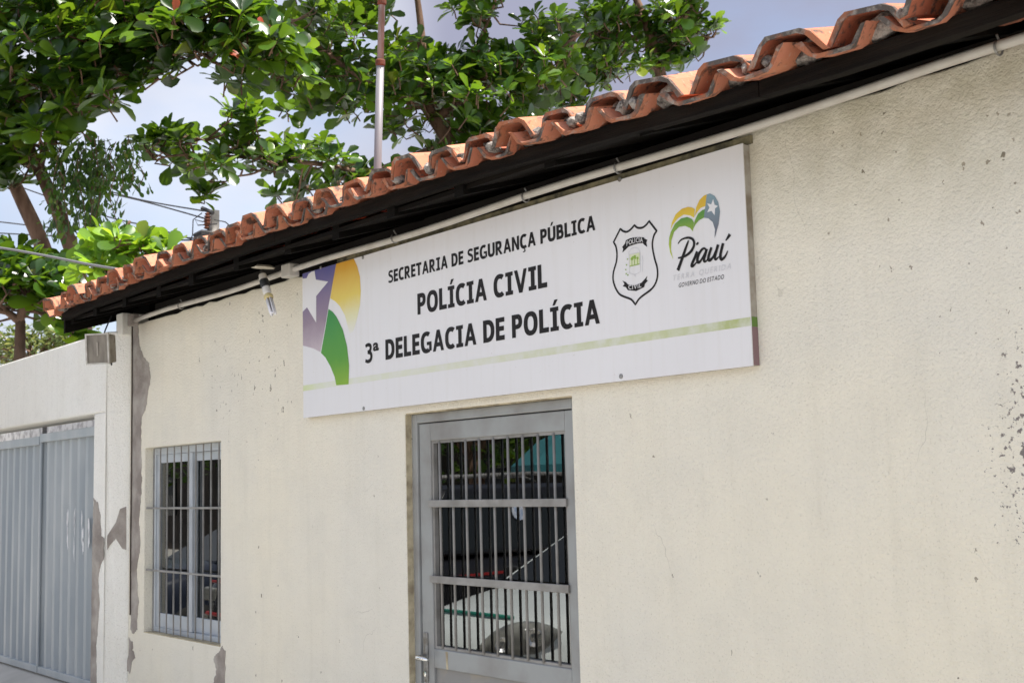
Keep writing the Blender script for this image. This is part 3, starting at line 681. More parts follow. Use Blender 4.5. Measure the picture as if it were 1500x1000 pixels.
def art(name, polys, mat, lay=1):
    """flat print on the sign face; outlines are given on the face plane"""
    b = MB()
    for pi, poly in enumerate(polys):
        b.add([Vector((min(max(p.x, SX0+0.0005), SX1-0.0005), SY-0.0006*lay-0.00003*(pi % 7), min(max(p.z, SZ0+0.0005), SZ1-0.0005))) for p in poly], [list(range(len(poly)))])
    me = b.mesh(name, mat, org(sign))
    bm = bmesh.new(); bm.from_mesh(me); bmesh.ops.triangulate(bm, faces=bm.faces, ngon_method='EAR_CLIP')
    bm.normal_update()
    for f in bm.faces:
        if f.normal.y > 0: f.normal_flip()
    bm.to_mesh(me); bm.free()
    return link(name, me, sign, org(sign))
def smooth_closed(pts, k=4):
    res = []; n_ = len(pts)
    for i in range(n_):
        p0, p1, p2, p3 = pts[i-1], pts[i], pts[(i+1) % n_], pts[(i+2) % n_]
        for j in range(k):
            t = j/k
            res.append(0.5*((2*p1) + (p2-p0)*t + (2*p0-5*p1+4*p2-p3)*t*t + (3*p1-p0-3*p2+p3)*t**3))
    return res
def smooth_open(pts, k=6):
    res = []; n_ = len(pts)
    for i in range(n_-1):
        p0, p1, p2, p3 = pts[max(i-1, 0)], pts[i], pts[i+1], pts[min(i+2, n_-1)]
        for j in range(k):
            t = j/k
            res.append(0.5*((2*p1) + (p2-p0)*t + (2*p0-5*p1+4*p2-p3)*t*t + (3*p1-p0-3*p2+p3)*t**3))
    res.append(pts[-1]); return res
def stroke(pts, ws, closed=False):
    """quads of a pen stroke along world points on the face"""
    if not hasattr(ws, '__len__'): ws = [ws]*len(pts)
    L_, R_ = [], []
    n_ = len(pts)
    for i, p in enumerate(pts):
        a = pts[i-1] if (i or closed) else pts[0]; c = pts[(i+1) % n_] if (i < n_-1 or closed) else pts[-1]
        t = (c-a); t.y = 0; t = t.normalized() if t.length > 0 else Vector((1, 0, 0)); nn = Vector((-t.z, 0, t.x))
        L_.append(p+nn*ws[i]/2); R_.append(p-nn*ws[i]/2)
    return [[L_[i], L_[(i+1) % n_], R_[(i+1) % n_], R_[i]] for i in range(n_ if closed else n_-1)]
S5 = lambda x, y: W(420+x/3.3325, 330+y/3.3325, SY)
S8 = lambda x, y: W(880+x/5, 270+y/5, SY)
P5 = lambda l: [S5(*p) for p in l]
P8 = lambda l: [S8(*p) for p in l]
def print_grad(name, z0, z1, stops, noise_amt=0.25):
    m = bpy.data.materials.new(name); t, n, l, b = nodes(m); b.inputs['Roughness'].default_value = 0.45
    geo = n.new('ShaderNodeNewGeometry'); s = n.new('ShaderNodeSeparateXYZ'); l.new(geo.outputs['Position'], s.inputs['Vector'])
    f = math_n(t, 'DIVIDE', math_n(t, 'SUBTRACT', s.outputs['Z'], z0), z1-z0)
    f = math_n(t, 'ADD', f, math_n(t, 'MULTIPLY', math_n(t, 'SUBTRACT', noise_n(t, geo.outputs['Position'], 9, 4), 0.5), noise_amt))
    l.new(ramp(t, f, stops), b.inputs['Base Color']); return m
mt_pur = print_grad('print_purple', S5(120, 610).z, S5(150, 215).z, [(0.0, (0.50, 0.42, 0.46)), (0.35, (0.28, 0.21, 0.27)), (0.7, (0.20, 0.15, 0.26)), (1.0, (0.10, 0.10, 0.30))])
mt_yel = print_grad('print_yellow', S5(340, 520).z, S5(290, 180).z, [(0.0, (0.74, 0.73, 0.72)), (0.22, (0.72, 0.70, 0.45)), (0.5, (0.72, 0.56, 0.11)), (1.0, (0.66, 0.33, 0.03))])
mt_grn = print_grad('print_green', S5(270, 775).z, S5(230, 420).z, [(0.0, (0.22, 0.40, 0.03)), (0.35, (0.09, 0.30, 0.03)), (1.0, (0.03, 0.24, 0.05))])
art('printed_purple_field', [P5([(72,225), (242,183), (236,220), (205,390), (190,480), (165,618), (130,600), (72,588)])], mt_pur, 1)
art('printed_star', [P5([(72,262), (98,258), (108,236), (124,226), (137,222), (143,265), (203,275), (145,345), (145,475), (100,400), (72,424)])], MT['sign'], 2)
art('printed_yellow_field', [P5([(242,183), (328,160), (345,200), (358,250), (362,320), (358,390), (345,450), (325,520), (306,530), (300,500), (285,440), (260,395), (238,372), (213,356), (225,280)])], mt_yel, 1)
art('printed_green_field', [P5([(205,408), (225,422), (245,448), (275,510), (295,590), (305,680), (303,775), (243,780), (235,740), (215,690), (190,645), (168,622), (190,500)])], mt_grn, 2)
mt_lime = bpy.data.materials.new('print_lime'); t_, n_n, l_, b_ = nodes(mt_lime); b_.inputs['Roughness'].default_value = 0.5
ge = n_n.new('ShaderNodeNewGeometry'); sp = n_n.new('ShaderNodeSeparateXYZ'); l_.new(ge.outputs['Position'], sp.inputs['Vector'])
fx = math_n(t_, 'DIVIDE', math_n(t_, 'SUBTRACT', sp.outputs['X'], SX0), SX1-SX0)
cl = ramp(t_, fx, [(0.0, (0.60, 0.66, 0.36)), (0.08, (0.68, 0.70, 0.58)), (0.5, (0.64, 0.65, 0.52)), (0.85, (0.54, 0.57, 0.34)), (1.0, (0.40, 0.45, 0.18))])
l_.new(mix(t_, ramp(t_, noise_n(t_, ge.outputs['Position'], 16, 4), [(0.42, 0.0), (0.68, 0.6)]), cl, (0.70, 0.70, 0.68)), b_.inputs['Base Color'])
zl = S5(80, 795).z; zr = W(1090, 472, SY).z
art('printed_lime_line', [[Vector((SX0, SY, zl+0.014)), Vector((SX1, SY, zr+0.014)), Vector((SX1, SY, zr-0.014)), Vector((SX0, SY, zl-0.014))]], mt_lime, 1)
b = MB(); b.bb((SX1-0.0018, SY+0.006, zr-0.016), (SX1-0.0005, -0.002, zr+0.016)); b.build('printed_lime_edge', M('print_green_edge', (0.12, 0.22, 0.04), 0.6), sign)
b = MB(); b.bb((SX1-0.0018, SY+0.006, SZ0+0.003), (SX1-0.0005, -0.002, zr-0.0165)); b.build('printed_mauve_edge', M('print_mauve_edge', (0.24, 0.15, 0.16), 0.6), sign)
# ---- lettering
def glyph(ch, bold):
    c = bpy.data.curves.new('glyph', 'FONT'); c.body = ch; c.size = 1.0; c.offset = bold; c.resolution_u = 4; c.fill_mode = 'FRONT'
    o = bpy.data.objects.new('glyph', c); COL.objects.link(o)
    bpy.context.view_layer.update()
    me = bpy.data.meshes.new_from_object(o.evaluated_get(bpy.context.evaluated_depsgraph_get()))
    vs = [(v.co.x, v.co.y) for v in me.vertices]; fs = [list(p.vertices) for p in me.polygons]
    bpy.data.objects.remove(o); bpy.data.curves.remove(c); bpy.data.meshes.remove(me)
    return vs, fs
GC = {}
CAPH = 0.727
def heavy(ch):
    """humanist bold capitals drawn as flat pieces: list of outlines (x, z)"""
    c = CAPH; w = 0.188; h = 0.152; P = []
    def rect(x0, z0, x1, z1): P.append([(x0, z0), (x1, z0), (x1, z1), (x0, z1)])
    def sup(cx, cz, rx, rz, a, e=2.35):
        ca, sa = math.cos(a), math.sin(a)
        return (cx + rx*math.copysign(abs(ca)**(2/e), ca), cz + rz*math.copysign(abs(sa)**(2/e), sa))
    def ring(cx, cz, rx, rz, a0, a1, w_, h_, n=22, e=2.35):
        an = [R(a0+(a1-a0)*k/n) for k in range(n+1)]
        o = [sup(cx, cz, rx, rz, a, e) for a in an]; q = [sup(cx, cz, rx-w_, rz-h_, a, e) for a in an]
        for k in range(n): P.append([o[k], o[k+1], q[k+1], q[k]])
    def pen2(pts, ws):
        sm = smooth_open([Vector((x, 0, z)) for x, z in pts], 6); m_ = len(sm); wv = [ws[0]+(ws[-1]-ws[0])*0 for _ in sm]
        f = [i/(m_-1)*(len(ws)-1) for i in range(m_)]; wv = [ws[min(int(v), len(ws)-2)]*(1-(v-min(int(v), len(ws)-2))) + ws[min(int(v), len(ws)-2)+1]*(v-min(int(v), len(ws)-2)) for v in f]
        for q in stroke(sm, wv): P.append([(v.x, v.z) for v in q])
    if ch == 'E': rect(0, 0, w, c); rect(w, 0, 0.45, h); rect(w, c-h, 0.45, c); rect(w, c/2-h/2+0.01, 0.42, c/2+h/2+0.01)
    elif ch == 'L': rect(0, 0, w, c); rect(w, 0, 0.45, h)
    elif ch == 'T': rect(0, c-h, 0.54, c); rect(0.27-w/2, 0, 0.27+w/2, c-h)
    elif ch == 'D': rect(0, 0, w, c); rect(w, 0, 0.22, h); rect(w, c-h, 0.22, c); ring(0.22, c/2, 0.37, c/2, 90, -90, w, h)
    elif ch == 'O': ring(0.335, c/2, 0.335, c/2+0.012, 0, 360, w, h, 40)
    elif ch in 'CÇ':
        ring(0.335, c/2, 0.335, c/2+0.012, 52, 308, w, h, 30)
        if ch == 'Ç': P.append([(0.30, 0.0), (0.40, 0.0), (0.385, -0.05), (0.30, -0.05)]); P.append([(0.33, -0.05), (0.43, -0.07), (0.44, -0.14), (0.40, -0.19), (0.30, -0.20), (0.23, -0.19), (0.23, -0.14), (0.32, -0.14), (0.345, -0.12)])
    elif ch == 'G': ring(0.345, c/2, 0.345, c/2+0.012, 54, 300, w, h, 30); rect(0.50, 0.06, 0.645, 0.26); rect(0.36, 0.26, 0.645, 0.375); rect(0.46, 0.02, 0.55, 0.06)
    elif ch in 'UÚ':
        rect(0, 0.27, w, c); rect(0.60-w, 0.27, 0.60, c); ring(0.30, 0.27, 0.30, 0.282, 180, 360, w, h+0.01)
        if ch == 'Ú': P.append([(0.22, c+0.05), (0.33, c+0.05), (0.46, c+0.22), (0.30, c+0.22)])
    elif ch in 'PR':
        rect(0, 0, w, c); b0 = 0.26; cz = (c+b0)/2; rz = (c-b0)/2
        rect(w, c-h, 0.26, c); rect(w, b0, 0.26, b0+h*0.95); ring(0.26, cz, 0.255, rz, 90, -90, w*0.98, h)
        if ch == 'R': P.append([(0.20, b0), (0.37, b0), (0.60, 0), (0.415, 0)])
    elif ch == 'B':
        rect(0, 0, w, c); rect(w, c-h, 0.27, c); rect(w, c/2-h/2+0.015, 0.30, c/2+h/2+0.015); rect(w, 0, 0.29, h)
        ring(0.27, (c+c/2-h/2+0.015)/2, 0.225, (c-(c/2-h/2+0.015))/2, 90, -90, w*0.92, h); ring(0.29, (c/2+h/2+0.015)/2, 0.25, (c/2+h/2+0.015)/2, 90, -90, w*0.95, h)
    elif ch == 'A': P.append([(0, 0), (0.165, 0), (0.41, c), (0.235, c)]); P.append([(0.645, 0), (0.48, 0), (0.3225, 0.50), (0.41, c)]); rect(0.17, 0.155, 0.48, 0.155+h*0.92)
    elif ch == 'V': P.append([(0, c), (0.165, c), (0.41, 0), (0.235, 0)]); P.append([(0.645, c), (0.48, c), (0.3225, 0.22), (0.41, 0)])
    elif ch == 'N': rect(0, 0, w*0.92, c); rect(0.60-w*0.92, 0, 0.60, c); P.append([(w*0.92, c), (w*0.92, c-0.27), (0.60-w*0.92, 0), (0.60-w*0.92, 0.27)])
    elif ch == 'S': pen2([(0.475, 0.615), (0.38, 0.655), (0.25, 0.665), (0.125, 0.63), (0.085, 0.535), (0.14, 0.45), (0.26, 0.395), (0.39, 0.335), (0.445, 0.225), (0.40, 0.105), (0.27, 0.058), (0.13, 0.065), (0.02, 0.115)], [0.125, 0.128, 0.14, 0.15, 0.15, 0.14, 0.128, 0.125])
    elif ch == '3': pen2([(0.04, 0.62), (0.14, 0.66), (0.27, 0.665), (0.375, 0.62), (0.395, 0.53), (0.34, 0.435), (0.18, 0.395)], [0.12, 0.125, 0.135, 0.15, 0.14, 0.11]); pen2([(0.18, 0.385), (0.34, 0.365), (0.43, 0.29), (0.425, 0.16), (0.33, 0.075), (0.18, 0.055), (0.02, 0.10)], [0.11, 0.14, 0.155, 0.15, 0.13, 0.12])
    elif ch in 'IÍ':
        rect(0.115, h*0.85, 0.115+w, c-h*0.85); rect(0, 0, 0.385, h*0.85); rect(0, c-h*0.85, 0.385, c)
        if ch == 'Í': P.append([(0.12, c+0.05), (0.23, c+0.05), (0.37, c+0.22), (0.21, c+0.22)])
    vs, fs = [], []
    for q in P: fs.append(list(range(len(vs), len(vs)+len(q)))); vs += q
    return vs, fs
def text_polys(s, x0, x1, zb, cap, bold=0.02, serif=True, gap=0.10, slant=0.0, space=0.30, squeeze=1.0, arc=None, zb1=None, split=False):
    items = []; cur = 0
    for ch in s:
        if ch == ' ': cur += space; continue
        if serif and ch != 'ª': vs, fs = heavy(ch)
        else:
            if (ch, bold) not in GC: GC[ch, bold] = glyph(ch, bold)
            vs, fs = GC[ch, bold]
        a = min(v[0] for v in vs); c = max(v[0] for v in vs)
        items.append(([(v[0]-a+cur, v[1]) for v in vs], fs)); cur += (c-a) + gap
    tot = cur-gap; k = (x1-x0)/tot; kz = cap/CAPH
    res = []; groups_ = []
    for vs, fs in items:
        start = len(res)
        for f in fs:
            poly = []
            for i in f:
                u = vs[i][0]/tot; x = x0 + vs[i][0]*k + vs[i][1]*kz*slant; z = zb + vs[i][1]*kz
                if zb1 is not None: z += (zb1-zb)*u
                if arc: z += arc*(1-(2*u-1)**2)
                poly.append(Vector((x, SY, z)))
            res.append(poly)
        groups_.append(res[start:])
    return groups_ if split else res
def letters(txt, x0, x1, zb, cap, **kw):
    for gl in text_polys(txt, x0, x1, zb, cap, split=True, **kw): art('letter', gl, MT['ink'], 2)
letters('SECRETARIA DE SEGURANÇA PÚBLICA', -4.778, -3.379, 2.6355, 0.0565, gap=0.075)
letters('POLÍCIA CIVIL', -4.547, -3.662, 2.463, 0.0925, gap=0.075)
letters('DELEGACIA DE POLÍCIA', W(565, 525, SY).x, -3.371, 2.289, 0.0915, gap=0.075)
letters('3', -4.984, -4.984+0.064, 2.289, 0.0915)
letters('ª', -4.915, -4.915+0.050, 2.289, 0.0905, bold=0.018)
# ---- badge
sh = P8([(145,325), (165,343), (195,348), (225,326), (248,299), (270,318), (305,318), (335,297), (355,269), (412,343), (395,365), (382,410), (380,460), (395,540), (412,600), (418,660), (405,720), (375,765), (330,800), (285,835), (255,880), (225,843), (180,825), (140,805), (110,760), (92,700), (95,640), (115,570), (120,510), (112,455), (95,425)])
corner = {0, 4, 8, 9, 20, 30}
shp = []
n_ = len(sh)
for i in range(n_):
    p0, p1, p2, p3 = sh[i-1], sh[i], sh[(i+1) % n_], sh[(i+2) % n_]
    if i in corner: p0 = p1
    if (i+1) % n_ in corner: p3 = p2
    for j in range(3):
        t = j/3; shp.append(0.5*((2*p1) + (p2-p0)*t + (2*p0-5*p1+4*p2-p3)*t*t + (3*p1-p0-3*p2+p3)*t**3))
art('badge_outline', stroke(shp, 0.0075, True), MT['ink'], 2)
art('badge_ribbon', [P8([(160,500), (166,472), (158,460), (180,432), (185,411), (215,396), (250,388), (290,387), (318,389), (322,398), (343,408), (335,425), (341,458), (318,442), (310,430), (280,432), (250,440), (205,456), (186,476)])], MT['ink'], 2)
art('badge_ribbon', [P8([(160,705), (185,716), (205,736), (250,740), (300,720), (325,693), (343,670), (335,698), (347,705), (325,730), (320,752), (262,781), (200,775), (184,752), (162,746), (176,730)])], MT['ink'], 2)
mw = MT['sign']
a, c = S8(192, 452), S8(312, 424)
art('lettering', text_polys('POLÍCIA', a.x, c.x, a.z, 0.0175, bold=0.01, serif=False, zb1=c.z, arc=0.004), mw, 3)
a, c = S8(206, 768), S8(300, 752)
art('lettering', text_polys('CIVIL', a.x, c.x, a.z, 0.0155, bold=0.012, serif=False, gap=0.2, zb1=c.z, arc=-0.003), mw, 3)
mt_pale = M('print_pale_green', (0.62, 0.68, 0.40), 0.5, (0.70, 0.72, 0.55), 20); mt_pg = M('print_palm_green', (0.25, 0.40, 0.05), 0.5); mt_faint = M('print_faint_grey', (0.60, 0.60, 0.62), 0.5)
art('crest_field', [P8([(213,517), (286,500), (286,585), (213,603)])], mt_pale, 2)
pal = []
for x, y, r_ in ((231,545,11), (250,531,12), (272,540,9), (236,535,7), (256,540,7)): pal.append([S8(x+r_*math.cos(i)*random.uniform(.7, 1.1), y+1.2*r_*math.sin(i)*random.uniform(.7, 1.1)) for i in [k*0.7 for k in range(9)]])
for x, y0, y1 in ((231,550,598), (250,540,592), (272,545,588)): pal.append(P8([(x-2,y0), (x+2,y0), (x+2,y1), (x-2,y1)]))
pal.append(P8([(213,598), (286,580), (286,587), (213,604)]))
for x, y in ((198,548), (190,590), (185,625), (188,655), (200,664)): pal.append(P8([(x-4,y-3), (x+4,y-6), (x+5,y+3), (x-3,y+6)]))
art('crest_palms', pal, mt_pg, 3)
art('crest_lines', stroke(P8([(208,520), (206,500), (225,472), (250,462), (275,468), (290,495)]), 0.002) + stroke(P8([(210,515), (290,497), (292,640), (250,662), (212,650)]), 0.0022, True) + stroke(P8([(307,520), (309,560), (307,640)]), 0.002) + stroke(P8([(245,662), (258,676)]), 0.003), mt_faint, 2)
# ---- heart emblem
g2 = lambda nme, za, zb, a, c: print_grad(nme, za, zb, [(0.0, a), (1.0, c)], 0.05)
art('heart_yellow', [P8([(512,335), (522,280), (550,220), (595,180), (640,166), (670,170), (690,182), (685,245), (655,228), (610,222), (565,250), (530,295)]),
                     P8([(690,235), (700,170), (725,115), (755,85), (778,75), (768,160), (735,172), (707,203)])], g2('print_heart_yellow', S8(515, 330).z, S8(640, 166).z, (0.72, 0.60, 0.06), (0.66, 0.42, 0.03)), 2)
art('heart_green', [P8([(532,550), (510,500), (500,440), (503,390), (515,348), (545,290), (590,250), (635,240), (670,255), (685,282), (676,345), (655,320), (620,305), (575,312), (538,350), (518,410), (515,480)]),
                    P8([(680,325), (690,265), (715,215), (745,190), (765,182), (757,245), (720,265), (695,295)])], g2('print_heart_green', S8(520, 540).z, S8(640, 245).z, (0.52, 0.58, 0.05), (0.10, 0.27, 0.04)), 2)
art('heart_blue', [P8([(778,75), (800,68), (835,85), (862,130), (875,200), (865,290), (835,397), (838,330), (822,278), (790,250), (757,245)])], g2('print_heart_blue', S8(840, 390).z, S8(790, 70).z, (0.13, 0.12, 0.15), (0.22, 0.33, 0.38)), 2)
art('heart_star', [P8([(826,108), (836,150), (861,160), (840,178), (836,227), (813,195), (782,206), (799,170), (782,140), (812,147)])], mw, 3)
strokes = []
def pen(l, ws): 
    pts = smooth_open(P8(l), 6); m_ = len(pts); k = len(ws)-1
    wv = [ws[min(int(i/(m_-1)*k), k-1)] + (ws[min(int(i/(m_-1)*k)+1, k)]-ws[min(int(i/(m_-1)*k), k-1)])*((i/(m_-1)*k) % 1 if i < m_-1 else 1) for i in range(m_)]
    strokes.extend(stroke(pts, [x*0.00066 for x in wv]))
pen([(645,412), (622,475), (598,545), (567,630)], [9, 17, 19, 21])
pen([(568,437), (585,412), (615,396), (650,392), (678,406), (686,440), (668,485), (630,520), (595,535), (568,540)], [5, 9, 12, 15, 17, 12, 8])
pen([(708,492), (692,535), (672,580), (668,598), (682,596), (705,570)], [16, 18, 18, 14, 7]); pen([(707,428), (713,441)], [17, 17])
pen([(775,478), (755,470), (730,495), (712,535), (712,568), (730,566), (752,530), (774,482)], [8, 14, 18, 17, 12, 9])
pen([(778,474), (766,520), (758,556), (768,566), (790,548)], [18, 18, 16, 12, 6])
pen([(813,462), (797,510), (790,545), (802,556), (826,530), (846,480)], [16, 18, 18, 14, 9])
pen([(862,442), (848,490), (838,535), (846,550), (868,530)], [18, 18, 16, 12, 6])
pen([(898,432), (886,480), (878,525), (888,550), (912,530), (932,488)], [17, 18, 18, 14, 6])
pen([(948,366), (935,388), (917,412)], [20, 15, 6])
art('script_lettering', strokes, MT['ink'], 3)
a, c = S8(527, 708), S8(955, 618)
art('lettering', text_polys('TERRA QUERIDA', a.x, c.x, a.z, 0.020, bold=0.0, serif=False, gap=0.28, slant=0.22, space=0.5, zb1=c.z), mt_faint, 2)
a, c = S8(572, 756), S8(902, 692)
art('lettering', text_polys('GOVERNO DO ESTADO', a.x, c.x, a.z, 0.0155, bold=0.0, serif=False, gap=0.16, slant=0.2, zb1=c.z), MT['ink'], 2)
for px, py in ((533, 598), (910, 551), (908, 263), (532, 377), (470, 392)):
    p = W(px, py, SY); b = MB(); b.lathe((p.x, SY+0.001, p.z), (0, -1, 0), [(0.001, 0), (0.009, 0), (0.009, 0.004), (0.003, 0.006)], 8); b.build('screw', MT['clip'], sign)
MB().bb((SX0+0.3, -0.012, SZ1+0.001), (SX1+0.015, -0.001, SZ1+0.028)).build('top_batten', M('mossy_edge', (0.30, 0.26, 0.15), 0.9, (0.10, 0.09, 0.06), 14, bstr=0.6), sign)

# ------------------------------------------------------------------ conduit, lamp, floodlight
PY = -0.075
pz = lambda x: W(200, 468, PY).z + (W(1490, 62, PY).z - W(200, 468, PY).z)*(x-W(200, 468, PY).x)/(W(1490, 62, PY).x-W(200, 468, PY).x)
px0, pxb = W(198, 468, PY).x, W(425, 388, PY).x
cond = thing('conduit_pipe', (-5, PY, pz(-5)), 'long grey plastic conduit clipped under the dark eave along the wall', 'pipe')
b = MB(); n_ = 40; b.tube([(px0 + (2.8-px0)*i/n_, PY + 0.004*noise.noise(Vector((i*.7, 0, 0))), pz(px0+(2.8-px0)*i/n_) + 0.006*math.sin(i*0.9)*(1 if i else 0)) for i in range(n_+1)], 0.0145, 12)
b.build('pipe', MT['pvc'], cond, smooth=True)
b = MB(); z_ = pz(pxb); b.bb((pxb-0.045, PY-0.03, z_-0.032), (pxb+0.045, PY+0.03, z_+0.035)); b.build('junction_box', MT['pvc'], cond, bevel=0.006)
b = MB(); b.bb((px0-0.055, PY-0.03, pz(px0)-0.035), (px0-0.001, PY+0.025, pz(px0)+0.04)); b.build('end_box', MT['cement'], cond, bevel=0.005)
for px_, py_ in ((265, 442), (578, 342), (770, 287), (905, 241), (1462, 62)):
    p = W(px_, py_, PY); b = MB(); ring = [(p.x, PY+0.0195*math.cos(a_), pz(p.x)+0.0195*math.sin(a_)) for a_ in [R(d) for d in range(-230, 60, 24)]]
    b.tube([(p.x, PY-0.005, pz(p.x)+0.036)] + list(reversed(ring)), 0.0035, 6); b.build('clip', MT['clip'], cond, smooth=True)

LY = -0.15
lb = W(385, 392, LY); le = W(401, 459, LY)
lamp = thing('bulb_lamp', (lb.x, LY, lb.z), 'tilted bare fluorescent bulb in a black socket hanging under the eave', 'lamp')
b = MB(); b.lathe((lb.x, LY, lb.z-0.004), (0.12, 0, 1), [(0.001, 0.0), (0.058, 0.0), (0.062, 0.006), (0.05, 0.016), (0.001, 0.018)], 20); b.build('ceiling_rose', M('old_white_plastic', (0.62, 0.57, 0.46), 0.5, (0.4, 0.35, 0.27), 15), lamp)
ax = (le-Vector((lb.x-0.02, LY, lb.z))).normalized(); s0 = Vector((lb.x-0.02, LY, lb.z-0.01)); LL = (le-s0).length
def seg(name, a, c, prof, mat): 
    b = MB(); b.lathe(s0+ax*a*LL, ax, [(r_, h*(c-a)*LL) for r_, h in prof], 16); return b.build(name, mat, lamp, smooth=False, bevel=0)
seg('neck', 0.0, 0.14, [(0.006, 0), (0.007, 1)], MT['black_plastic'])
seg('socket', 0.10, 0.24, [(0.004, 0), (0.020, 0.1), (0.022, 0.6), (0.021, 1)], MT['pvc'])
seg('socket_ring', 0.24, 0.40, [(0.0235, 0), (0.0245, 0.3), (0.024, 0.7), (0.022, 1)], MT['black_plastic'])
wp = M('white_plastic', (0.72, 0.70, 0.68), 0.4, (0.62, 0.60, 0.55), 20)
seg('ballast', 0.40, 0.56, [(0.020, 0), (0.022, 0.3), (0.021, 0.8), (0.016, 1)], wp)
seg('collar', 0.56, 0.66, [(0.017, 0), (0.024, 0.35), (0.024, 0.8), (0.018, 1)], M('yellowed_plastic', (0.60, 0.50, 0.24), 0.45))
tg = M('frosted_tube', (0.80, 0.79, 0.82), 0.2)
e1 = ax.orthogonal().normalized(); e2 = ax.cross(e1)
for k in range(3):
    a_ = k*2*math.pi/3 + 0.4; cc = e1*math.cos(a_)*0.011 + e2*math.sin(a_)*0.011; tt = (-e1*math.sin(a_) + e2*math.cos(a_))*0.0075
    p = s0+cc; b = MB()
    b.tube([p+ax*0.64*LL-tt, p+ax*0.95*LL-tt, p+ax*0.985*LL-tt*0.6, p+ax*LL, p+ax*0.985*LL+tt*0.6, p+ax*0.95*LL+tt, p+ax*0.64*LL+tt], 0.0056, 8); b.build('tube', tg, lamp, smooth=True)

fc = Vector((-7.60, -0.325, 2.605))
fl_n = Vector((0.64, -0.76, -0.10)).normalized()
fl_r = Vector((0, 0, 1)).cross(fl_n).normalized(); fl_u = fl_n.cross(fl_r)
FM = Matrix((fl_r, fl_u, fl_n)).transposed()
flood = thing('floodlight', (fc.x, fc.y, fc.z-0.1), 'old square grey floodlight fixed at the corner under the eave end', 'lamp')
def fbox(name, c, d, mat, bev=0.004):
    b = MB(); b.box(fc + FM @ Vector(c), d, FM); return b.build(name, mat, flood, bevel=bev)
hs = MB()
def frect(w_, h_, z_): return [fc + FM @ Vector(p) for p in ((-w_/2, -h_/2, z_), (w_/2, -h_/2, z_), (w_/2, h_/2, z_), (-w_/2, h_/2, z_))]
hs.loft([frect(0.10, 0.13, -0.12), frect(0.138, 0.168, -0.09), frect(0.150, 0.184, 0.0)]); hs.build('housing', M('weathered_aluminium', (0.34, 0.31, 0.27), 0.55, (0.22, 0.19, 0.15), 18, metallic=0.4), flood, bevel=0.006)
fm = M('floodlight_rim', (0.50, 0.48, 0.44), 0.5, (0.36, 0.33, 0.28), 18)
b = MB()
for c_, d_ in (((-0.073, 0, 0.006), (0.010, 0.19, 0.014)), ((0.073, 0, 0.006), (0.010, 0.19, 0.014)), ((0, 0.090, 0.006), (0.136, 0.010, 0.014)), ((0, -0.090, 0.006), (0.136, 0.010, 0.014))): b.box(fc + FM @ Vector(c_), d_, FM)
b.build('rim', fm, flood)
def dusty():
    m = bpy.data.materials.new('dusty_reflector'); t, n, l, b_ = nodes(m); b_.inputs['Roughness'].default_value = 0.35; b_.inputs['Metallic'].default_value = 0.25
    v = coord(t, scale=(6, 6, 0.8)); c_ = mix(t, ramp(t, noise_n(t, v, 6, 5), [(0.35, 0.0), (0.7, 1.0)]), (0.24, 0.215, 0.18), (0.13, 0.115, 0.095)); l.new(c_, b_.inputs['Base Color']); return m
fbox('lens', (0, 0, 0.003), (0.135, 0.168, 0.004), dusty(), 0)
fbox('lamp_tube', (0.0, 0.0, 0.0075), (0.012, 0.085, 0.005), M('burnt_tube', (0.30, 0.27, 0.23), 0.5), 0.002)
b = MB(); b.tube([fc+FM @ Vector((0, 0, -0.09)), fc+FM @ Vector((0, 0.03, -0.16)), Vector((-7.83, -0.14, 2.66))], 0.011, 6); b.tube([fc+FM @ Vector((0.05, -0.07, -0.05)), fc+FM @ Vector((0.03, -0.10, -0.10)), fc+FM @ Vector((0.0, -0.06, -0.16)), Vector((-7.84, -0.13, 2.60))], 0.005, 6)
b.tube([fc+FM @ Vector((0, 0.06, -0.06)), Vector((-7.66, -0.26, 2.73)), Vector((-7.72, -0.2, 2.83))], 0.005, 6); b.build('bracket', MT['black_plastic'], flood)
cb = MB(); cb.tube([W(193.5, 474, -0.008), W(193.2, 560, -0.009), W(192.6, 640, -0.008), W(192.2, 700, -0.009), W(191, 800, -0.008), W(190.5, 900, -0.008)], 0.0045, 6)  # shade of the corner gap, put in as a thin dark tube
tag(cb.build('corner_gap_tube', M('gap_dark', (0.09, 0.07, 0.055), 0.8), smooth=True), 'thin tube drawing the dark gap down the left corner beside the cement strip', 'cable')

# ------------------------------------------------------------------ mast and utility pole
MD = 8.4
m0, m1 = AT(553, 250, MD), AT(560.5, -40, MD)
mast = thing('antenna_mast', (m0.x, m0.y, 0), 'tall rusty galvanised mast rising behind the tiled roof', 'pole')
dv = (m1-m0); base = m0 - dv*1.05
pm = m0.lerp(m1, (250-92)/290.0)
b = MB(); b.tube([base, m0, pm], 0.0265, 14); b.build('lower_tube', MT['rust_pole'], mast, smooth=True)
b = MB(); b.tube([pm, m1, m1+dv*0.8], 0.0225, 14); b.build('upper_tube', M('grey_mast', (0.24, 0.235, 0.255), 0.5, (0.15, 0.12, 0.11), 9, stretch=(4, 4, 0.5)), mast, smooth=True)
dn = dv.normalized()
for q_, r_ in ((pm, 0.034), (m0.lerp(m1, 247/290.0), 0.031)):
    b = MB(); b.lathe(q_-dn*0.022, dn, [(r_*0.8, 0), (r_, 0.008), (r_, 0.035), (r_*0.8, 0.044)], 14); b.build('collar', MT['rust'], mast)
b = MB(); b.tube([base+Vector((0.028, 0, 0)), m0+Vector((-0.03, 0, 0)), pm+Vector((-0.029, 0, 0)), m1+Vector((-0.026, 0, 0))], 0.004, 5); b.build('wire', MT['wire'], mast)

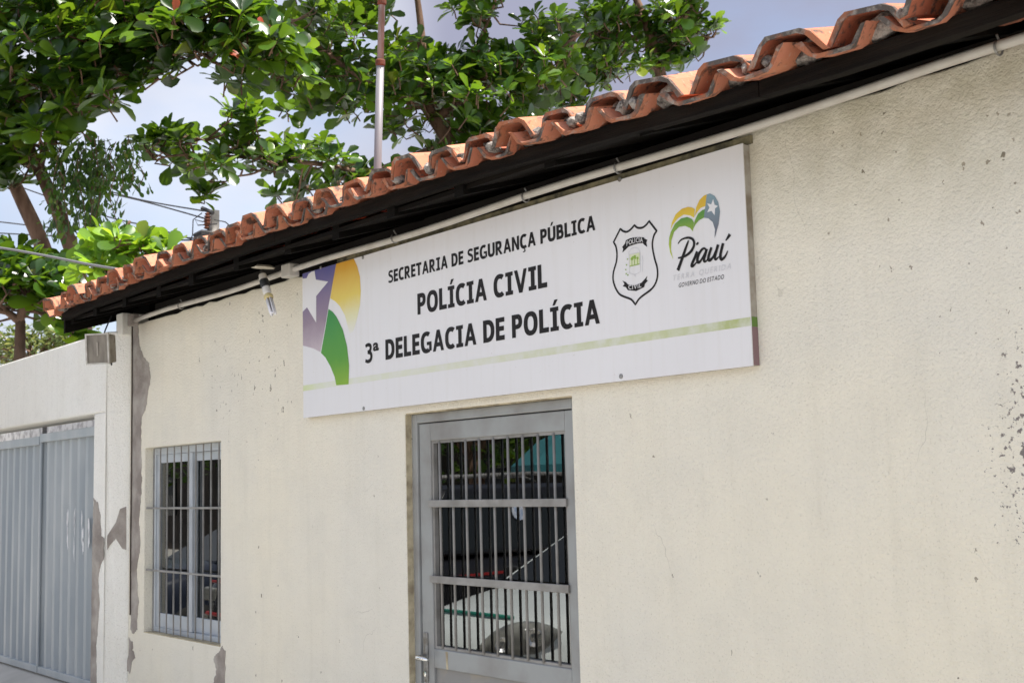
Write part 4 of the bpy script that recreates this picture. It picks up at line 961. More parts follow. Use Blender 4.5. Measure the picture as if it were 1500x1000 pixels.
UD = 19.0
u0 = AT(313, 400, UD); u1 = AT(313, 306, UD)
up = thing('utility_pole', (u0.x, u0.y, -0.13), 'square concrete utility pole with insulators just above the tiles', 'pole')
b = MB(); b.bb((u0.x-0.065, u0.y-0.065, -0.4), (u0.x+0.065, u0.y+0.065, u1.z)); b.build('shaft', MT['concrete_pole'], up, bevel=0.01)
def insul(px, py):
    p = AT(px, py, UD-0.1); b = MB(); b.lathe(p, (0, 0, 1), [(0.02, -0.09), (0.05, -0.07), (0.025, -0.05), (0.055, -0.02), (0.025, 0), (0.055, 0.03), (0.025, 0.05), (0.045, 0.07), (0.01, 0.09)], 10); b.build('insulator', MT['rust'], up)
insul(304, 320); insul(303, 327)
b = MB(); b.tube([AT(296, 305, UD), AT(312, 312, UD-0.1)], 0.035, 6); b.tube([AT(286, 346, UD-0.1), AT(296, 341, UD-0.15), AT(310, 343, UD-0.1)], 0.05, 6); b.tube([AT(305, 326, UD-.1), AT(307, 345, UD-.1)], 0.03, 6); b.build('arm', MT['wire'], up)
b = MB(); b.tube([AT(296, 312, UD-0.1), AT(283, 322, UD-0.1), AT(282, 345, UD-0.1), AT(278, 352, UD-.1)], 0.009, 5); b.tube([AT(298, 325, UD-0.1), AT(286, 322, UD-0.1), AT(290, 330, UD-.1), AT(318, 328, UD-0.1)], 0.009, 5)
b.tube([AT(314, 322, UD-0.1), AT(330, 325, UD), AT(345, 338, UD)], 0.009, 5); b.build('jumper', MT['wire'], up)
def wire(pts, r_, label, mat='wire', group=None):
    P = [AT(*p) for p in pts]; sm = smooth_open(P, 8); b = MB(); b.tube(sm, r_, 5)
    tag(b.build('overhead_wire', MT[mat], smooth=True), label, 'wire', 'overhead wires')
wire([(-60, 225, 24), (0, 227.5, 23), (60, 242, 22), (180, 286, 20.5), (298, 309, 18.9)], 0.012, 'topmost overhead wire running to the top of the utility pole')
wire([(-60, 258, 24), (0, 262, 23.5), (100, 274, 22), (190, 290, 20.5), (300, 320, 18.9)], 0.012, 'overhead wire ending at the upper insulator of the utility pole')
wire([(-60, 236, 23), (20, 270, 22), (150, 315, 21), (215, 331, 20), (280, 350, 18.9)], 0.012, 'slanting overhead wire crossing the others below the sky gap')
wire([(-60, 318, 24), (0, 325, 23), (100, 336, 21.5), (200, 341, 20), (284, 349, 18.9)], 0.012, 'upper of the two nearly level wires to the utility pole')
wire([(-60, 338, 24), (0, 341.5, 23), (110, 347, 21.5), (200, 350, 20), (286, 352, 18.9)], 0.012, 'lower of the two nearly level wires to the utility pole')
wire([(-60, 358, 9.6), (0, 363, 9.4), (70, 375, 9.2), (130, 387, 9.0), (196, 398, 8.7), (250, 408, 8.6)], 0.0095, 'thick grey cable sagging down to the left end of the roof', 'cable')

# ------------------------------------------------------------------ trees
def leaf_mesh(name, length, width, mat, hi=True, droop=0.25, fold=0.3):
    prof = [(0.0, 0.03), (0.18, 0.22), (0.42, 0.62), (0.66, 0.97), (0.84, 0.92), (0.96, 0.55), (1.0, 0.0)] if hi else [(0.0, 0.04), (0.35, 0.5), (0.72, 1.0), (0.95, 0.6), (1.0, 0.0)]
    vs, fs = [], []
    for t, w_ in prof:
        x = t*length; zc = -droop*length*t*t; hw = width/2*w_
        vs += [(x, 0, zc), (x, hw, zc+fold*hw), (x, -hw, zc+fold*hw)]
    for i in range(len(prof)-1):
        a = 3*i; fs += [(a, a+3, a+4, a+1), (a, a+2, a+5, a+3)]
    return vs, fs
LV = [leaf_mesh('l', 1.0, w_, None, False, d_, f_) for w_, d_, f_ in ((0.56, 0.10, 0.25), (0.60, 0.28, 0.15), (0.52, -0.05, 0.35), (0.62, 0.18, 0.30))]
LVH = [leaf_mesh('l', 1.0, w_, None, True, d_, f_) for w_, d_, f_ in ((0.56, 0.10, 0.25), (0.60, 0.28, 0.15), (0.52, -0.05, 0.35), (0.62, 0.18, 0.30))]
def leaf_shared(mat):
    res = []
    for vs, fs in LVH:
        me = bpy.data.meshes.new('leaf'); me.from_pydata(vs, [], fs); me.materials.append(mat); 
        for p in me.polygons: p.use_smooth = True
        res.append(me)
    return res
def project(p):
    d = p-CAM; z = d.dot(FW); return 750+FPX*d.dot(RT)/z, 500-FPX*d.dot(UP)/z, z
def clump_points(cl, rr_):
    """cl: centre px, py, depth m, half sizes in px of the ellipse, depth half size m, count"""
    px, py, dep, rx, ry, rd, n_ = cl; res = []
    while len(res) < n_:
        a, c, d = rr_.uniform(-1, 1), rr_.uniform(-1, 1), rr_.uniform(-1, 1)
        if a*a+c*c+d*d > 1: continue
        res.append(AT(px+a*rx, py+c*ry, dep+d*rd))
    return res
def rosettes(points, limbs, rr_, leaf_len, nleaf, lean=0.6):
    """list of (leaf transform, variant) and twig tubes"""
    leaves = []; tw = MB()
    nodes_ = [p for lb_ in limbs for p in lb_]; use = [0]*len(nodes_)
    for p in points:
        qi = min(range(len(nodes_)), key=lambda i: (nodes_[i]-p).length_squared + 0.6*max(0, nodes_[i].z-p.z)**2 + 0.03*use[i]**2); use[qi] += 1; q_ = nodes_[qi]
        d = p-q_; outw = d.normalized() if d.length > 0.05 else Vector((0, 0, 1))
        axis = (outw*lean + Vector((rr_.uniform(-.45, .45), rr_.uniform(-.45, .45), 0.85))).normalized()
        if d.length < 0.6:
            m_ = q_.lerp(p, 0.5) + Vector((rr_.uniform(-.16, .16), rr_.uniform(-.16, .16), -0.22*d.length)); e_ = p-axis*0.10
            tw.tube([q_, m_, e_, p], [0.017, 0.013, 0.010, 0.008], 4, cap=False)
        else:
            tw.tube([p-axis*0.16+Vector((rr_.uniform(-.05, .05), 0, -.02)), p-axis*0.08, p], [0.010, 0.009, 0.008], 4, cap=False)
        u_ = axis.orthogonal().normalized(); v_ = axis.cross(u_); n_ = nleaf + rr_.randint(-2, 3); ph = rr_.uniform(0, 6.28)
        for k in range(n_):
            a = ph + k*2.399; el = R(rr_.uniform(-12, 30) + 38*(k/n_))
            dir_ = ((u_*math.cos(a)+v_*math.sin(a))*math.cos(el) + axis*math.sin(el)).normalized()
            L_ = leaf_len*rr_.uniform(0.5, 1.15)*(1-0.3*(k/n_))
            side = axis.cross(dir_).normalized(); nn = dir_.cross(side).normalized()
            ro = rr_.uniform(-.4, .4); side, nn = side*math.cos(ro)+nn*math.sin(ro), nn*math.cos(ro)-side*math.sin(ro)
            mt = Matrix(((dir_.x*L_, side.x*L_, nn.x*L_, 0), (dir_.y*L_, side.y*L_, nn.y*L_, 0), (dir_.z*L_, side.z*L_, nn.z*L_, 0), (0, 0, 0, 1)))
            mt.translation = p + dir_*0.02 - axis*(0.05*(1-k/n_))
            leaves.append((mt, rr_.randrange(4)))
    return leaves, tw
def make_tree(name, base, label, trunk_pts, limbs_px, clumps, leaf_len, nleaf, seed, mat, reds=0, parts=300, cat='tree', group=None):
    rr_ = random.Random(seed); t = thing(name, base, label, cat, group)
    b = MB(); b.tube([p for p, r_ in trunk_pts], [r_ for p, r_ in trunk_pts], 10); b.build('trunk', MT['bark'], t, smooth=True)
    limbs = [[p for p, r_ in trunk_pts[-2:]]]
    for lp in limbs_px:
        pts = smooth_open([AT(x, y, d) for x, y, d, r_ in lp], 5); rs = [r_ for *_, r_ in lp]
        rad = []
        for i in range(len(pts)):
            f = i/(len(pts)-1)*(len(rs)-1); k = min(int(f), len(rs)-2); rad.append(rs[k]+(rs[k+1]-rs[k])*(f-k))
        pts = [p + Vector((noise.noise(p*0.9)*0.05, noise.noise(p*0.9+Vector((5, 0, 0)))*0.05, noise.noise(p*0.9+Vector((0, 7, 0)))*0.05)) if 0 < i < len(pts)-1 else p for i, p in enumerate(pts)]
        b = MB(); b.tube(pts, rad, 7); b.build('branch', MT['bark'], t, smooth=True); limbs.append(pts)
    P = []
    for c in clumps: P += clump_points((*c[:6], max(2, int(c[6]*0.88))), rr_)
    leaves, tw = rosettes(P, limbs, rr_, leaf_len, nleaf)
    tag(tw.build('twigs', MT['bark'], t, fix=False), kind='stuff')
    # the leaves that show largest stand alone, the rest is one mass
    def rank(lf):
        x, y, z = project(lf[0].translation)
        return z if -10 < x < 1510 and -10 < y < 480 else 1e6+z
    leaves.sort(key=rank); own = leaves[:parts]; rest = leaves[parts:]
    sh_ = leaf_shared(mat); shr = leaf_shared(MT['leaf_red']) if reds else None
    redset = set(rr_.sample(range(len(own)), min(reds, len(own)))) if reds else set()
    for i, (m_, v_) in enumerate(own):
        o = bpy.data.objects.new('leaf', (shr if i in redset else sh_)[v_]); COL.objects.link(o); o.parent = t
        mm = m_.copy(); mm.translation = m_.translation - Vector(base); o.matrix_local = mm
    vs, fs = [], []
    bs = Vector(base)
    for m_, v_ in rest:
        k = len(vs); mm = m_.copy(); mm.translation = m_.translation-bs
        vs += [tuple(mm @ Vector(p)) for p in LV[v_][0]]; fs += [[i+k for i in f] for f in LV[v_][1]]
    if vs:
        me = bpy.data.meshes.new('foliage'); me.from_pydata(vs, [], fs); me.materials.append(mat)
        for p in me.polygons: p.use_smooth = True
        tag(link('foliage', me, t, bs), kind='stuff')
    return t

# left almond tree
DL = 15.0
tb = AT(118, 420, DL); tb0 = Vector((tb.x+0.5, tb.y, -0.13))
make_tree('almond_tree', tb0, 'almond tree at the left with two slanting brown stems above the boundary wall',
    [(tb0, 0.19), (tb0.lerp(tb, 0.5)+Vector((0.05, 0, 0)), 0.15), (AT(118, 420, DL), 0.105), (AT(107, 370, DL), 0.095), (AT(85, 310, DL), 0.085), (AT(58, 248, DL), 0.075)],
    [[(58,248,DL,.075), (40,205,DL-.1,.06), (34,160,DL-.2,.05), (60,110,DL-.4,.04), (110,60,DL-.8,.03), (155,-10,DL-1,.02)],
     [(58,248,DL,.06), (20,228,DL,.055), (-30,215,DL,.05), (-90,190,DL,.04)],
     [(60,245,DL,.055), (72,215,DL-.1,.04), (120,170,DL-.4,.035), (165,130,DL-.7,.03), (225,105,DL-1,.022), (300,80,DL-1.2,.016)],
     [(75,420,DL+.4,.11), (60,360,DL+.4,.10), (35,295,DL+.4,.09), (8,235,DL+.3,.075), (-20,160,DL,.06), (0,80,DL-.3,.045), (30,10,DL-.6,.03)],
     [(110,60,DL-.8,.03), (170,40,DL-1,.025), (240,20,DL-1.2,.02), (330,10,DL-1.2,.016), (410,40,DL-1,.012)]],
    [(85,55,DL-.8,130,75,1.2,100), (60,140,DL-.6,100,50,1.1,66), (75,185,DL-.8,75,22,.8,24), (150,120,DL-1,60,45,.8,24), (235,35,DL-1.2,85,50,.9,44), (250,80,DL-1.2,50,26,.6,14), (330,20,DL-1.2,60,28,.8,22), (365,65,DL-1.2,70,36,.8,34), (420,90,DL-1,35,30,.6,14), (5,250,DL,35,28,.6,9), (20,222,DL-.4,45,22,.6,10),
     (120,-70,DL-.5,220,60,1.6,70), (-90,100,DL,90,160,1.5,60), (300,-70,DL-.8,150,50,1.2,34), (345,115,DL-1.1,30,18,.5,6)],
    0.33, 9, 21, MT['leaf'], reds=3)
# low mass and hanging creeper, left
tb2 = AT(30, 470, 13.0); tb20 = Vector((tb2.x, tb2.y, -0.13))
make_tree('almond_tree', tb20, 'dark low almond crown at the left edge just above the boundary wall',
    [(tb20, 0.10), (tb20.lerp(tb2, 0.6), 0.08), (tb2, 0.05)],
    [[(30,470,13,.05), (40,440,13,.04), (60,410,13,.03), (90,390,13,.02)], [(30,470,13,.05), (5,450,13,.03), (-30,420,13,.02)], [(40,440,13,.03), (90,450,13,.02)]],
    [(35,415,13,60,40,.7,34), (95,440,13,42,30,.6,20), (0,400,13.2,45,45,.7,16), (100,470,12.6,26,26,.4,9), (-70,420,13,60,60,.8,18), (60,380,13.2,40,20,.5,7)],
    0.28, 9, 22, MT['leaf'], parts=220)
tb3 = AT(185, 420, 12.0); tb30 = Vector((tb3.x, tb3.y, -0.13))
make_tree('almond_sapling', tb30, 'bright yellow green young almond crown just behind the low end of the roof',
    [(tb30, 0.07), (tb30.lerp(tb3, 0.6), 0.055), (tb3, 0.035)],
    [[(185,420,12,.035), (185,385,12,.025), (180,350,12,.018), (190,325,12,.012)], [(185,400,12,.02), (230,375,12,.014), (255,362,12,.01)], [(185,400,12,.02), (145,375,12,.014), (130,360,12,.01)]],
    [(165,365,12,45,24,.5,15), (200,345,12,22,20,.4,7), (240,368,12,26,14,.4,6), (150,392,12,50,18,.5,9), (210,395,12,40,16,.4,7)],
    0.27, 9, 23, MT['leaf_bright'], parts=220)
# long low limb reaching across the sky gap, and the middle tree
DM = 18.0
tbm = AT(640, 260, DM); tbm0 = Vector((tbm.x+0.4, tbm.y, -0.13))
make_tree('almond_tree', tbm0, 'large almond tree spreading behind the roof and the rusty mast',
    [(tbm0, 0.24), (tbm0.lerp(tbm, 0.6), 0.20), (AT(668, 240, DM), 0.13), (AT(654, 200, DM), 0.11), (AT(633, 168, DM), 0.10)],
    [[(633,168,DM,.09), (618,152,DM,.08), (560,135,DM-.3,.06), (500,95,DM-.6,.045), (455,60,DM-.8,.03), (420,30,DM-1,.02)],
     [(633,168,DM,.08), (622,110,DM,.065), (616,50,DM,.055), (608,-20,DM,.04), (600,-90,DM,.03)],
     [(640,180,DM,.08), (690,130,DM,.055), (740,100,DM,.04), (800,80,DM,.03), (850,50,DM,.02)],
     [(654,215,DM,.07), (600,230,DM-.6,.045), (540,248,DM-1.2,.04), (470,240,DM-1.8,.034), (400,236,DM-2.3,.026), (330,228,DM-2.6,.020), (260,225,DM-2.8,.014), (225,232,DM-2.9,.008)],
     [(400,236,DM-2.3,.018), (370,254,DM-2.4,.014), (335,262,DM-2.5,.011), (300,290,DM-2.6,.008)],
     [(330,228,DM-2.6,.016), (300,205,DM-2.6,.012), (270,195,DM-2.6,.008)],
     [(690,130,DM,.04), (700,70,DM,.03), (720,20,DM,.02), (740,-50,DM,.015)],
     [(500,95,DM-.6,.03), (440,100,DM-1,.022), (390,95,DM-1.2,.014)]],
    [(500,120,DM-.4,70,55,1.0,44), (480,35,DM-.6,60,40,.9,34), (600,110,DM,90,62,1.4,76), (700,135,DM,100,72,1.4,88), (790,105,DM,62,50,1.0,42), (585,185,DM,45,20,.7,10), (660,225,DM-.3,50,26,.7,18), (700,200,DM,60,36,.8,26), (540,15,DM,40,30,.9,16), (690,15,DM,52,20,.8,16), (790,40,DM,50,26,.8,18), (740,90,DM,60,40,1,26),
     (250,205,DM-2.7,42,18,.5,10), (330,203,DM-2.6,50,22,.6,13), (310,240,DM-2.6,60,15,.6,11), (300,285,DM-2.6,20,12,.3,4), (400,228,DM-2.3,50,22,.6,14), (470,222,DM-1.8,50,20,.6,12), (470,262,DM-1.6,60,20,.5,13), (530,258,DM-1.2,36,22,.5,10), (345,150,DM-2.6,24,22,.4,5), (360,175,DM-2.6,28,14,.4,6), (430,155,DM-1.6,20,12,.3,3), (430,105,DM-1,50,34,.7,22), (580,262,DM-.6,36,16,.4,10), (420,280,DM-1.6,22,12,.3,4), (225,205,DM-2.7,22,12,.3,4),
     (600,-90,DM,260,70,2.0,90), (850,-80,DM+.5,150,50,1.4,40), (430,-60,DM,120,60,1.2,36)],
    0.295, 9, 31, MT['leaf'], reds=2)
DR = 20.0
tbr = AT(970, 100, DR); tbr0 = Vector((tbr.x+0.2, tbr.y, -0.13))
make_tree('almond_tree', tbr0, 'rightmost almond tree with a forked stem showing above the tiles',
    [(tbr0, 0.20), (tbr0.lerp(tbr, 0.6), 0.16), (AT(968, 110, DR), 0.09), (AT(955, 60, DR), 0.075), (AT(940, 15, DR), 0.065)],
    [[(940,15,DR,.065), (925,-20,DR,.05), (900,-70,DR,.035), (870,-120,DR,.02)], [(968,100,DR,.06), (985,60,DR,.05), (1000,30,DR,.045), (1020,0,DR,.04), (1050,-40,DR,.03)],
     [(955,60,DR,.04), (910,50,DR,.03), (860,45,DR,.02)], [(1000,30,DR,.02), (1030,50,DR,.012), (1045,55,DR,.01)]],
    [(870,70,DR,50,58,1.0,44), (890,25,DR,55,28,.9,30), (940,70,DR,55,45,.9,36), (985,35,DR,42,36,.8,28), (1005,5,DR,42,14,.6,14), (1000,70,DR,24,26,.5,10), (1043,45,DR,16,14,.3,6), (840,135,DR,45,24,.6,16), (810,160,DR,40,24,.6,14), (900,105,DR,40,20,.6,10), (970,-70,DR,120,50,1.4,34)],
    0.295, 9, 41, MT['leaf'], parts=260)
# hanging creeper with small leaves between the stems
cp = thing('hanging_creeper', tuple(AT(140, 300, 14.6)), 'small leaved dark creeper hanging in strands beside the left tree stem', 'plant')
rr = random.Random(77); st = MB(); vs, fs = [], []; oc = org(cp)
for k in range(44):
    x = rr.choice([rr.uniform(85, 175), rr.uniform(55, 205)]); y = rr.uniform(190, 260); d = 14.6+rr.uniform(-.5, .6); ln = rr.uniform(40, 150) if 75 < x < 150 else rr.uniform(20, 80)
    if y+ln > 345: ln = 345-y
    pts = [AT(x+6*math.sin(j*0.8+k), y+ln*j/6, d) for j in range(7)]; st.tube(pts, 0.006, 3, cap=False)
    for j in range(int(ln*0.36)):
        f = rr.random(); i = min(int(f*6), 5); p = pts[i].lerp(pts[i+1], f*6-i) + Vector((rr.uniform(-.11, .11), rr.uniform(-.11, .11), rr.uniform(-.05, .05)))
        L_ = rr.uniform(0.07, 0.12); rot = Euler((rr.uniform(-.7, .7), rr.uniform(0.3, 1.5), rr.uniform(0, 6.28))).to_matrix(); v_, f_ = LV[rr.randrange(4)]; q_ = len(vs)
        vs += [tuple(rot @ (Vector(a)*L_) + p - oc) for a in v_]; fs += [[i2+q_ for i2 in g_] for g_ in f_]
st.build('strands', MT['bark'], cp)
me = bpy.data.meshes.new('foliage'); me.from_pydata(vs, [], fs); me.materials.append(MT['leaf_small']); tag(link('foliage', me, cp, oc), kind='stuff')
# far scrubby tree low at the left edge
sb = thing('scrubby_tree', tuple(AT(40, 560, 24)), 'far scrubby tree with bare twigs low behind the boundary wall', 'tree')
oc = org(sb); rr = random.Random(78); st = MB(); vs, fs = [], []
root = AT(40, 600, 24)
st.tube([Vector((root.x, root.y, -0.13)), root, AT(45, 540, 24)], [0.12, 0.09, 0.06], 6)
for k in range(44):
    tip = AT(rr.uniform(-40, 125), rr.uniform(470, 530), 24+rr.uniform(-.8, .8)); m_ = AT(45, 540, 24).lerp(tip, 0.5)+Vector((rr.uniform(-.2, .2), 0, 0.12)); st.tube([AT(45, 540, 24), m_, tip], [0.03, 0.018, 0.006], 4, cap=False)
    for j in range(46):
        p = m_.lerp(tip, rr.uniform(0.3, 1.1)) + Vector((rr.gauss(0, .16), rr.gauss(0, .16), rr.gauss(0, .10)))
        L_ = rr.uniform(.07, .15); rot = Euler((rr.uniform(-1, 1), rr.uniform(-.5, 1.0), rr.uniform(0, 6.28))).to_matrix(); v_, f_ = LV[rr.randrange(4)]; q_ = len(vs)
        vs += [tuple(rot @ (Vector(a)*L_) + p - oc) for a in v_]; fs += [[i2+q_ for i2 in g_] for g_ in f_]
st.build('trunk', MT['bark'], sb); me = bpy.data.meshes.new('crown'); me.from_pydata(vs, [], fs); me.materials.append(MT['leaf_dull']); tag(link('crown', me, sb, oc), kind='stuff')

# ------------------------------------------------------------------ the street behind the camera, seen in the panes
MT['carwhite'] = M('white_car_paint', (0.72, 0.76, 0.75), 0.25, (0.66, 0.70, 0.69), 3); MT['carblack'] = M('black_car_paint', (0.012, 0.012, 0.014), 0.2)
MT['carglass'] = M('car_glass', (0.012, 0.015, 0.016), 0.05); MT['tyre'] = M('tyre', (0.02, 0.02, 0.02), 0.8); MT['red'] = M('red_stripe', (0.30, 0.012, 0.012), 0.4)
MT['lens'] = M('headlight_lens', (0.15, 0.15, 0.14), 0.06, (0.30, 0.30, 0.27), 7); MT['teal'] = M('teal_fabric', (0.03, 0.17, 0.19), 0.7); MT['green_stripe'] = M('green_stripe', (0.02, 0.22, 0.16), 0.5)
def make_car(name, cx, yn, label, paint, st_, gh, zroof, rails=False, gz=-0.13, extras=None):
    t = thing(name, (cx, yn-st_[-1][0]/2, gz), label, 'car')
    P = lambda x, s_, z: Vector((cx+x, yn-s_, gz+z))
    rings = []
    for s_, w_, zt_, zb_ in st_:
        h = zt_-zb_; half = [(0, zb_), (w_*0.88, zb_), (w_*0.98, zb_+0.10*h), (w_, zb_+0.35*h), (w_*1.0, zb_+0.62*h), (w_*0.965, zt_-0.10*h), (w_*0.86, zt_-0.01), (w_*0.5, zt_+0.02), (0, zt_+0.028)]
        ring = [P(x, s_, z) for x, z in half] + [P(-x, s_, z) for x, z in reversed(half[1:-1])]; rings.append(ring)
    b = MB(); b.loft(rings); body = b.build('body', paint, t, smooth=True, subsurf=1)
    (fb, rb, wb_), (ft, rt_, wt_), zbelt = gh
    def gring(f_, r_, w_, z): 
        return [P(-w_*.9, f_, z), P(0, f_-0.002, z+0.0), P(w_*.9, f_, z), P(w_, f_+0.16, z), P(w_, (f_+r_)/2, z), P(w_, r_-0.14, z), P(w_*.9, r_, z), P(0, r_+0.04, z), P(-w_*.9, r_, z), P(-w_, r_-0.14, z), P(-w_, (f_+r_)/2, z), P(-w_, f_+0.16, z)]
    g0 = gring(fb, rb, wb_, zbelt); g1 = gring(ft, rt_, wt_, zroof-0.05); g2_ = gring(ft+0.14, rt_-0.12, wt_*0.86, zroof)
    b = MB(); b.loft([g0, g1, g2_]); b.build('cabin', paint, t, smooth=False, bevel=0.03)
    def pane(name_, quad, off, k0=0.10, k1=0.92, m=0.06):
        a, c, d, e = quad; ax_ = a.lerp(e, k0); bx = c.lerp(d, k0); dx = c.lerp(d, k1); ex = a.lerp(e, k1)
        q_ = [ax_.lerp(bx, m), bx.lerp(ax_, m), dx.lerp(ex, m), ex.lerp(dx, m)]; nn = (q_[1]-q_[0]).cross(q_[3]-q_[0]).normalized()
        if nn.dot(off) < 0: nn = -nn
        b_ = MB(); b_.add([p+nn*0.008 for p in q_]+[p-nn*0.02 for p in q_], [(0,1,2,3), (4,5,6,7), (0,1,5,4), (1,2,6,5), (2,3,7,6), (3,0,4,7)]); b_.build(name_, MT['carglass'], t)
    pane('windscreen', (g0[0], g0[2], g1[2], g1[0]), Vector((0, 1, .3)), 0.03, 0.93, 0.045)
    for s_, ids in ((1, (3, 4, 5)), (-1, (11, 10, 9))):
        for a, c in zip(ids, ids[1:]): pane('side_window', (g0[a], g0[c], g1[c], g1[a]), Vector((s_, 0, 0)), 0.08, 0.9, 0.05)
    pane('rear_window', (g0[6], g0[8], g1[8], g1[6]), Vector((0, -1, 0)), .1, .9, .05)
    ww = st_[3][1]; Ltot = st_[-1][0]; wr = 0.31
    for s_ in (0.78, Ltot-0.75):
        for sd_ in (-1, 1):
            b = MB(); b.lathe(P(sd_*(ww-0.17), s_, wr), (sd_, 0, 0), [(0.12, 0), (wr*0.93, 0.0), (wr, 0.03), (wr, 0.16), (wr*0.93, 0.19), (wr*0.66, 0.185)], 20); wh = b.build('wheel', MT['tyre'], t, smooth=True)
            b = MB(); b.lathe(P(sd_*(ww+0.0), s_, wr), (sd_, 0, 0), [(0.03, 0.0), (wr*0.66, 0.012), (wr*0.6, 0.02), (wr*0.2, 0.008), (0.03, 0.022)], 14); b.build('rim', MT['clip'], wh)
    return t, P
# white car parked nose to the pavement
stw = [(0.0, 0.50, 0.60, 0.32), (0.06, 0.66, 0.74, 0.26), (0.18, 0.77, 0.84, 0.22), (0.45, 0.83, 0.925, 0.20), (0.85, 0.85, 1.005, 0.20), (1.15, 0.855, 1.06, 0.20), (1.6, 0.86, 1.07, 0.20), (2.6, 0.86, 1.09, 0.20), (3.5, 0.84, 1.10, 0.22), (3.95, 0.78, 1.05, 0.26), (4.1, 0.60, 0.85, 0.32)]
cx, yn = -7.47, -1.92
tcar, P = make_car('parked_car', cx, yn, 'white car parked nose to the pavement, seen mirrored in the barred door', MT['carwhite'], stw, ((1.05, 3.95, 0.79), (1.85, 3.45, 0.60), 1.04), 1.56)
def blade(name, P_, pts, mat, t, th=0.012):
    b = MB(); n_ = len(pts); v_ = [P_(*p) for p in pts]; nn = (v_[1]-v_[0]).cross(v_[2]-v_[0]).normalized()
    b.v = [p+nn*th for p in v_]+[p-nn*th for p in v_]; b.f = [list(range(n_)), list(range(n_, 2*n_))]+[[i, (i+1) % n_, n_+(i+1) % n_, n_+i] for i in range(n_)]; return b.build(name, mat, t)
for s_ in (1, -1):
    # almond shaped headlight wrapped over the front corner
    c_ = P(s_*0.665, 0.215, 0.80); axu = Vector((s_*0.60, -0.80, 0.18)).normalized(); axv = Vector((0, 0, 1)); axn = axu.cross(axv).normalized(); axv = axn.cross(axu)
    b = MB(); rings = []
    for i in range(9):
        u_ = -1+2*i/8; hh = max(0.02, (1-abs(u_)**2.2))*0.125; rings.append([c_+axu*u_*0.30 + axv*hh*math.cos(a_) + axn*max(0.012, hh*0.8)*math.sin(a_) for a_ in [k*math.pi/6 for k in range(12)]])
    b.loft(rings); hl = b.build('headlight', MT['lens'], tcar, smooth=True)
    out_n = Vector((s_*0.80, 0.60, 0.1)).normalized()
    for u_, r_ in ((0.10, 0.062), (-0.12, 0.05)):
        b = MB(); b.lathe(c_+axu*u_+out_n*0.088, out_n, [(0.005, 0.0), (r_*0.6, 0.008), (r_, 0.022), (r_*0.94, 0.024), (r_*0.5, 0.012), (0.005, 0.008)], 14); b.build('reflector', MT['chrome'], hl)
b = MB(); b.box(P(0, 0.02, 0.56), (0.62, 0.08, 0.07)); b.build('grille', MT['black_plastic'], tcar, bevel=0.02)
b = MB(); b.box(P(0, 0.06, 0.36), (0.9, 0.10, 0.10)); b.build('lower_grille', MT['black_plastic'], tcar, bevel=0.02)
b = MB(); b.tube([P(-0.50, 0.36, 0.925), P(-0.2, 0.33, 0.93), P(0.2, 0.33, 0.93), P(0.42, 0.36, 0.925)], 0.014, 6); b.build('hood_stripe', MT['green_stripe'], tcar, smooth=True)
b = MB(); b.tube([P(0.74, 0.45, 0.86), P(0.62, 0.30, 0.86), P(0.3, 0.16, 0.805), P(-0.3, 0.16, 0.805), P(-0.62, 0.30, 0.86), P(-0.74, 0.45, 0.86)], 0.005, 5); b.build('hood_seam', MT['black_plastic'], tcar)
blade('fender_flash', P, [(0.862, 0.62, 0.86), (0.866, 0.95, 0.92), (0.866, 0.95, 0.58), (0.862, 0.80, 0.58)], MT['red'], tcar)
for s_ in (1, -1):
    b = MB(); b.box(P(s_*0.93, 1.45, 1.12), (0.16, 0.08, 0.11)); b.build('mirror', MT['black_plastic'], tcar, bevel=0.02)
# black off-roader beside it
sts = [(0.0, 0.62, 0.80, 0.40), (0.06, 0.78, 0.98, 0.34), (0.2, 0.88, 1.06, 0.30), (0.5, 0.92, 1.12, 0.28), (0.9, 0.93, 1.16, 0.28), (1.3, 0.93, 1.19, 0.28), (1.8, 0.93, 1.20, 0.28), (3.0, 0.93, 1.20, 0.28), (4.2, 0.92, 1.20, 0.30), (4.5, 0.88, 1.16, 0.34), (4.65, 0.76, 0.95, 0.40)]
ts, P = make_car('parked_jeep', -10.85, -2.0, 'black off-roader with silver roof rails and red trim, seen mirrored in the panes', MT['carblack'], sts, ((1.25, 4.5, 0.87), (1.75, 4.4, 0.74), 1.18), 1.86)
for s_ in (1, -1):
    b = MB(); b.tube([P(s_*0.68, 1.75, 1.86), P(s_*0.68, 1.85, 1.93), P(s_*0.68, 3.0, 1.96), P(s_*0.68, 4.0, 1.94), P(s_*0.68, 4.2, 1.87)], 0.022, 8); b.build('roof_rail', MT['clip'], ts, smooth=True)
    blade('red_trim', P, [(s_*0.94, 0.6, 0.985), (s_*0.945, 4.2, 1.045), (s_*0.945, 4.2, 1.02), (s_*0.94, 0.6, 0.96)], MT['red'], ts)
    b = MB(); b.box(P(s_*0.62, 0.06, 0.88), (0.28, 0.08, 0.13)); b.build('headlight', MT['lens'], ts, bevel=0.02)
b = MB(); b.tube([P(-0.7, 0.03, 0.70), P(0, -0.02, 0.70), P(0.7, 0.03, 0.70)], 0.02, 6); b.tube([P(-0.62, 0.05, 1.0), P(0, 0.0, 1.02), P(0.62, 0.05, 1.0)], 0.014, 6); b.build('red_trim', MT['red'], ts)
b = MB(); b.lathe(P(0.80, 2.75, 1.58), (1, 0, 0.2), [(0.001, 0), (0.09, 0), (0.09, 0.012), (0.001, 0.014)], 16); b.build('round_emblem', M('emblem', (0.65, 0.68, 0.75), 0.4, (0.3, 0.4, 0.6), 30), ts)
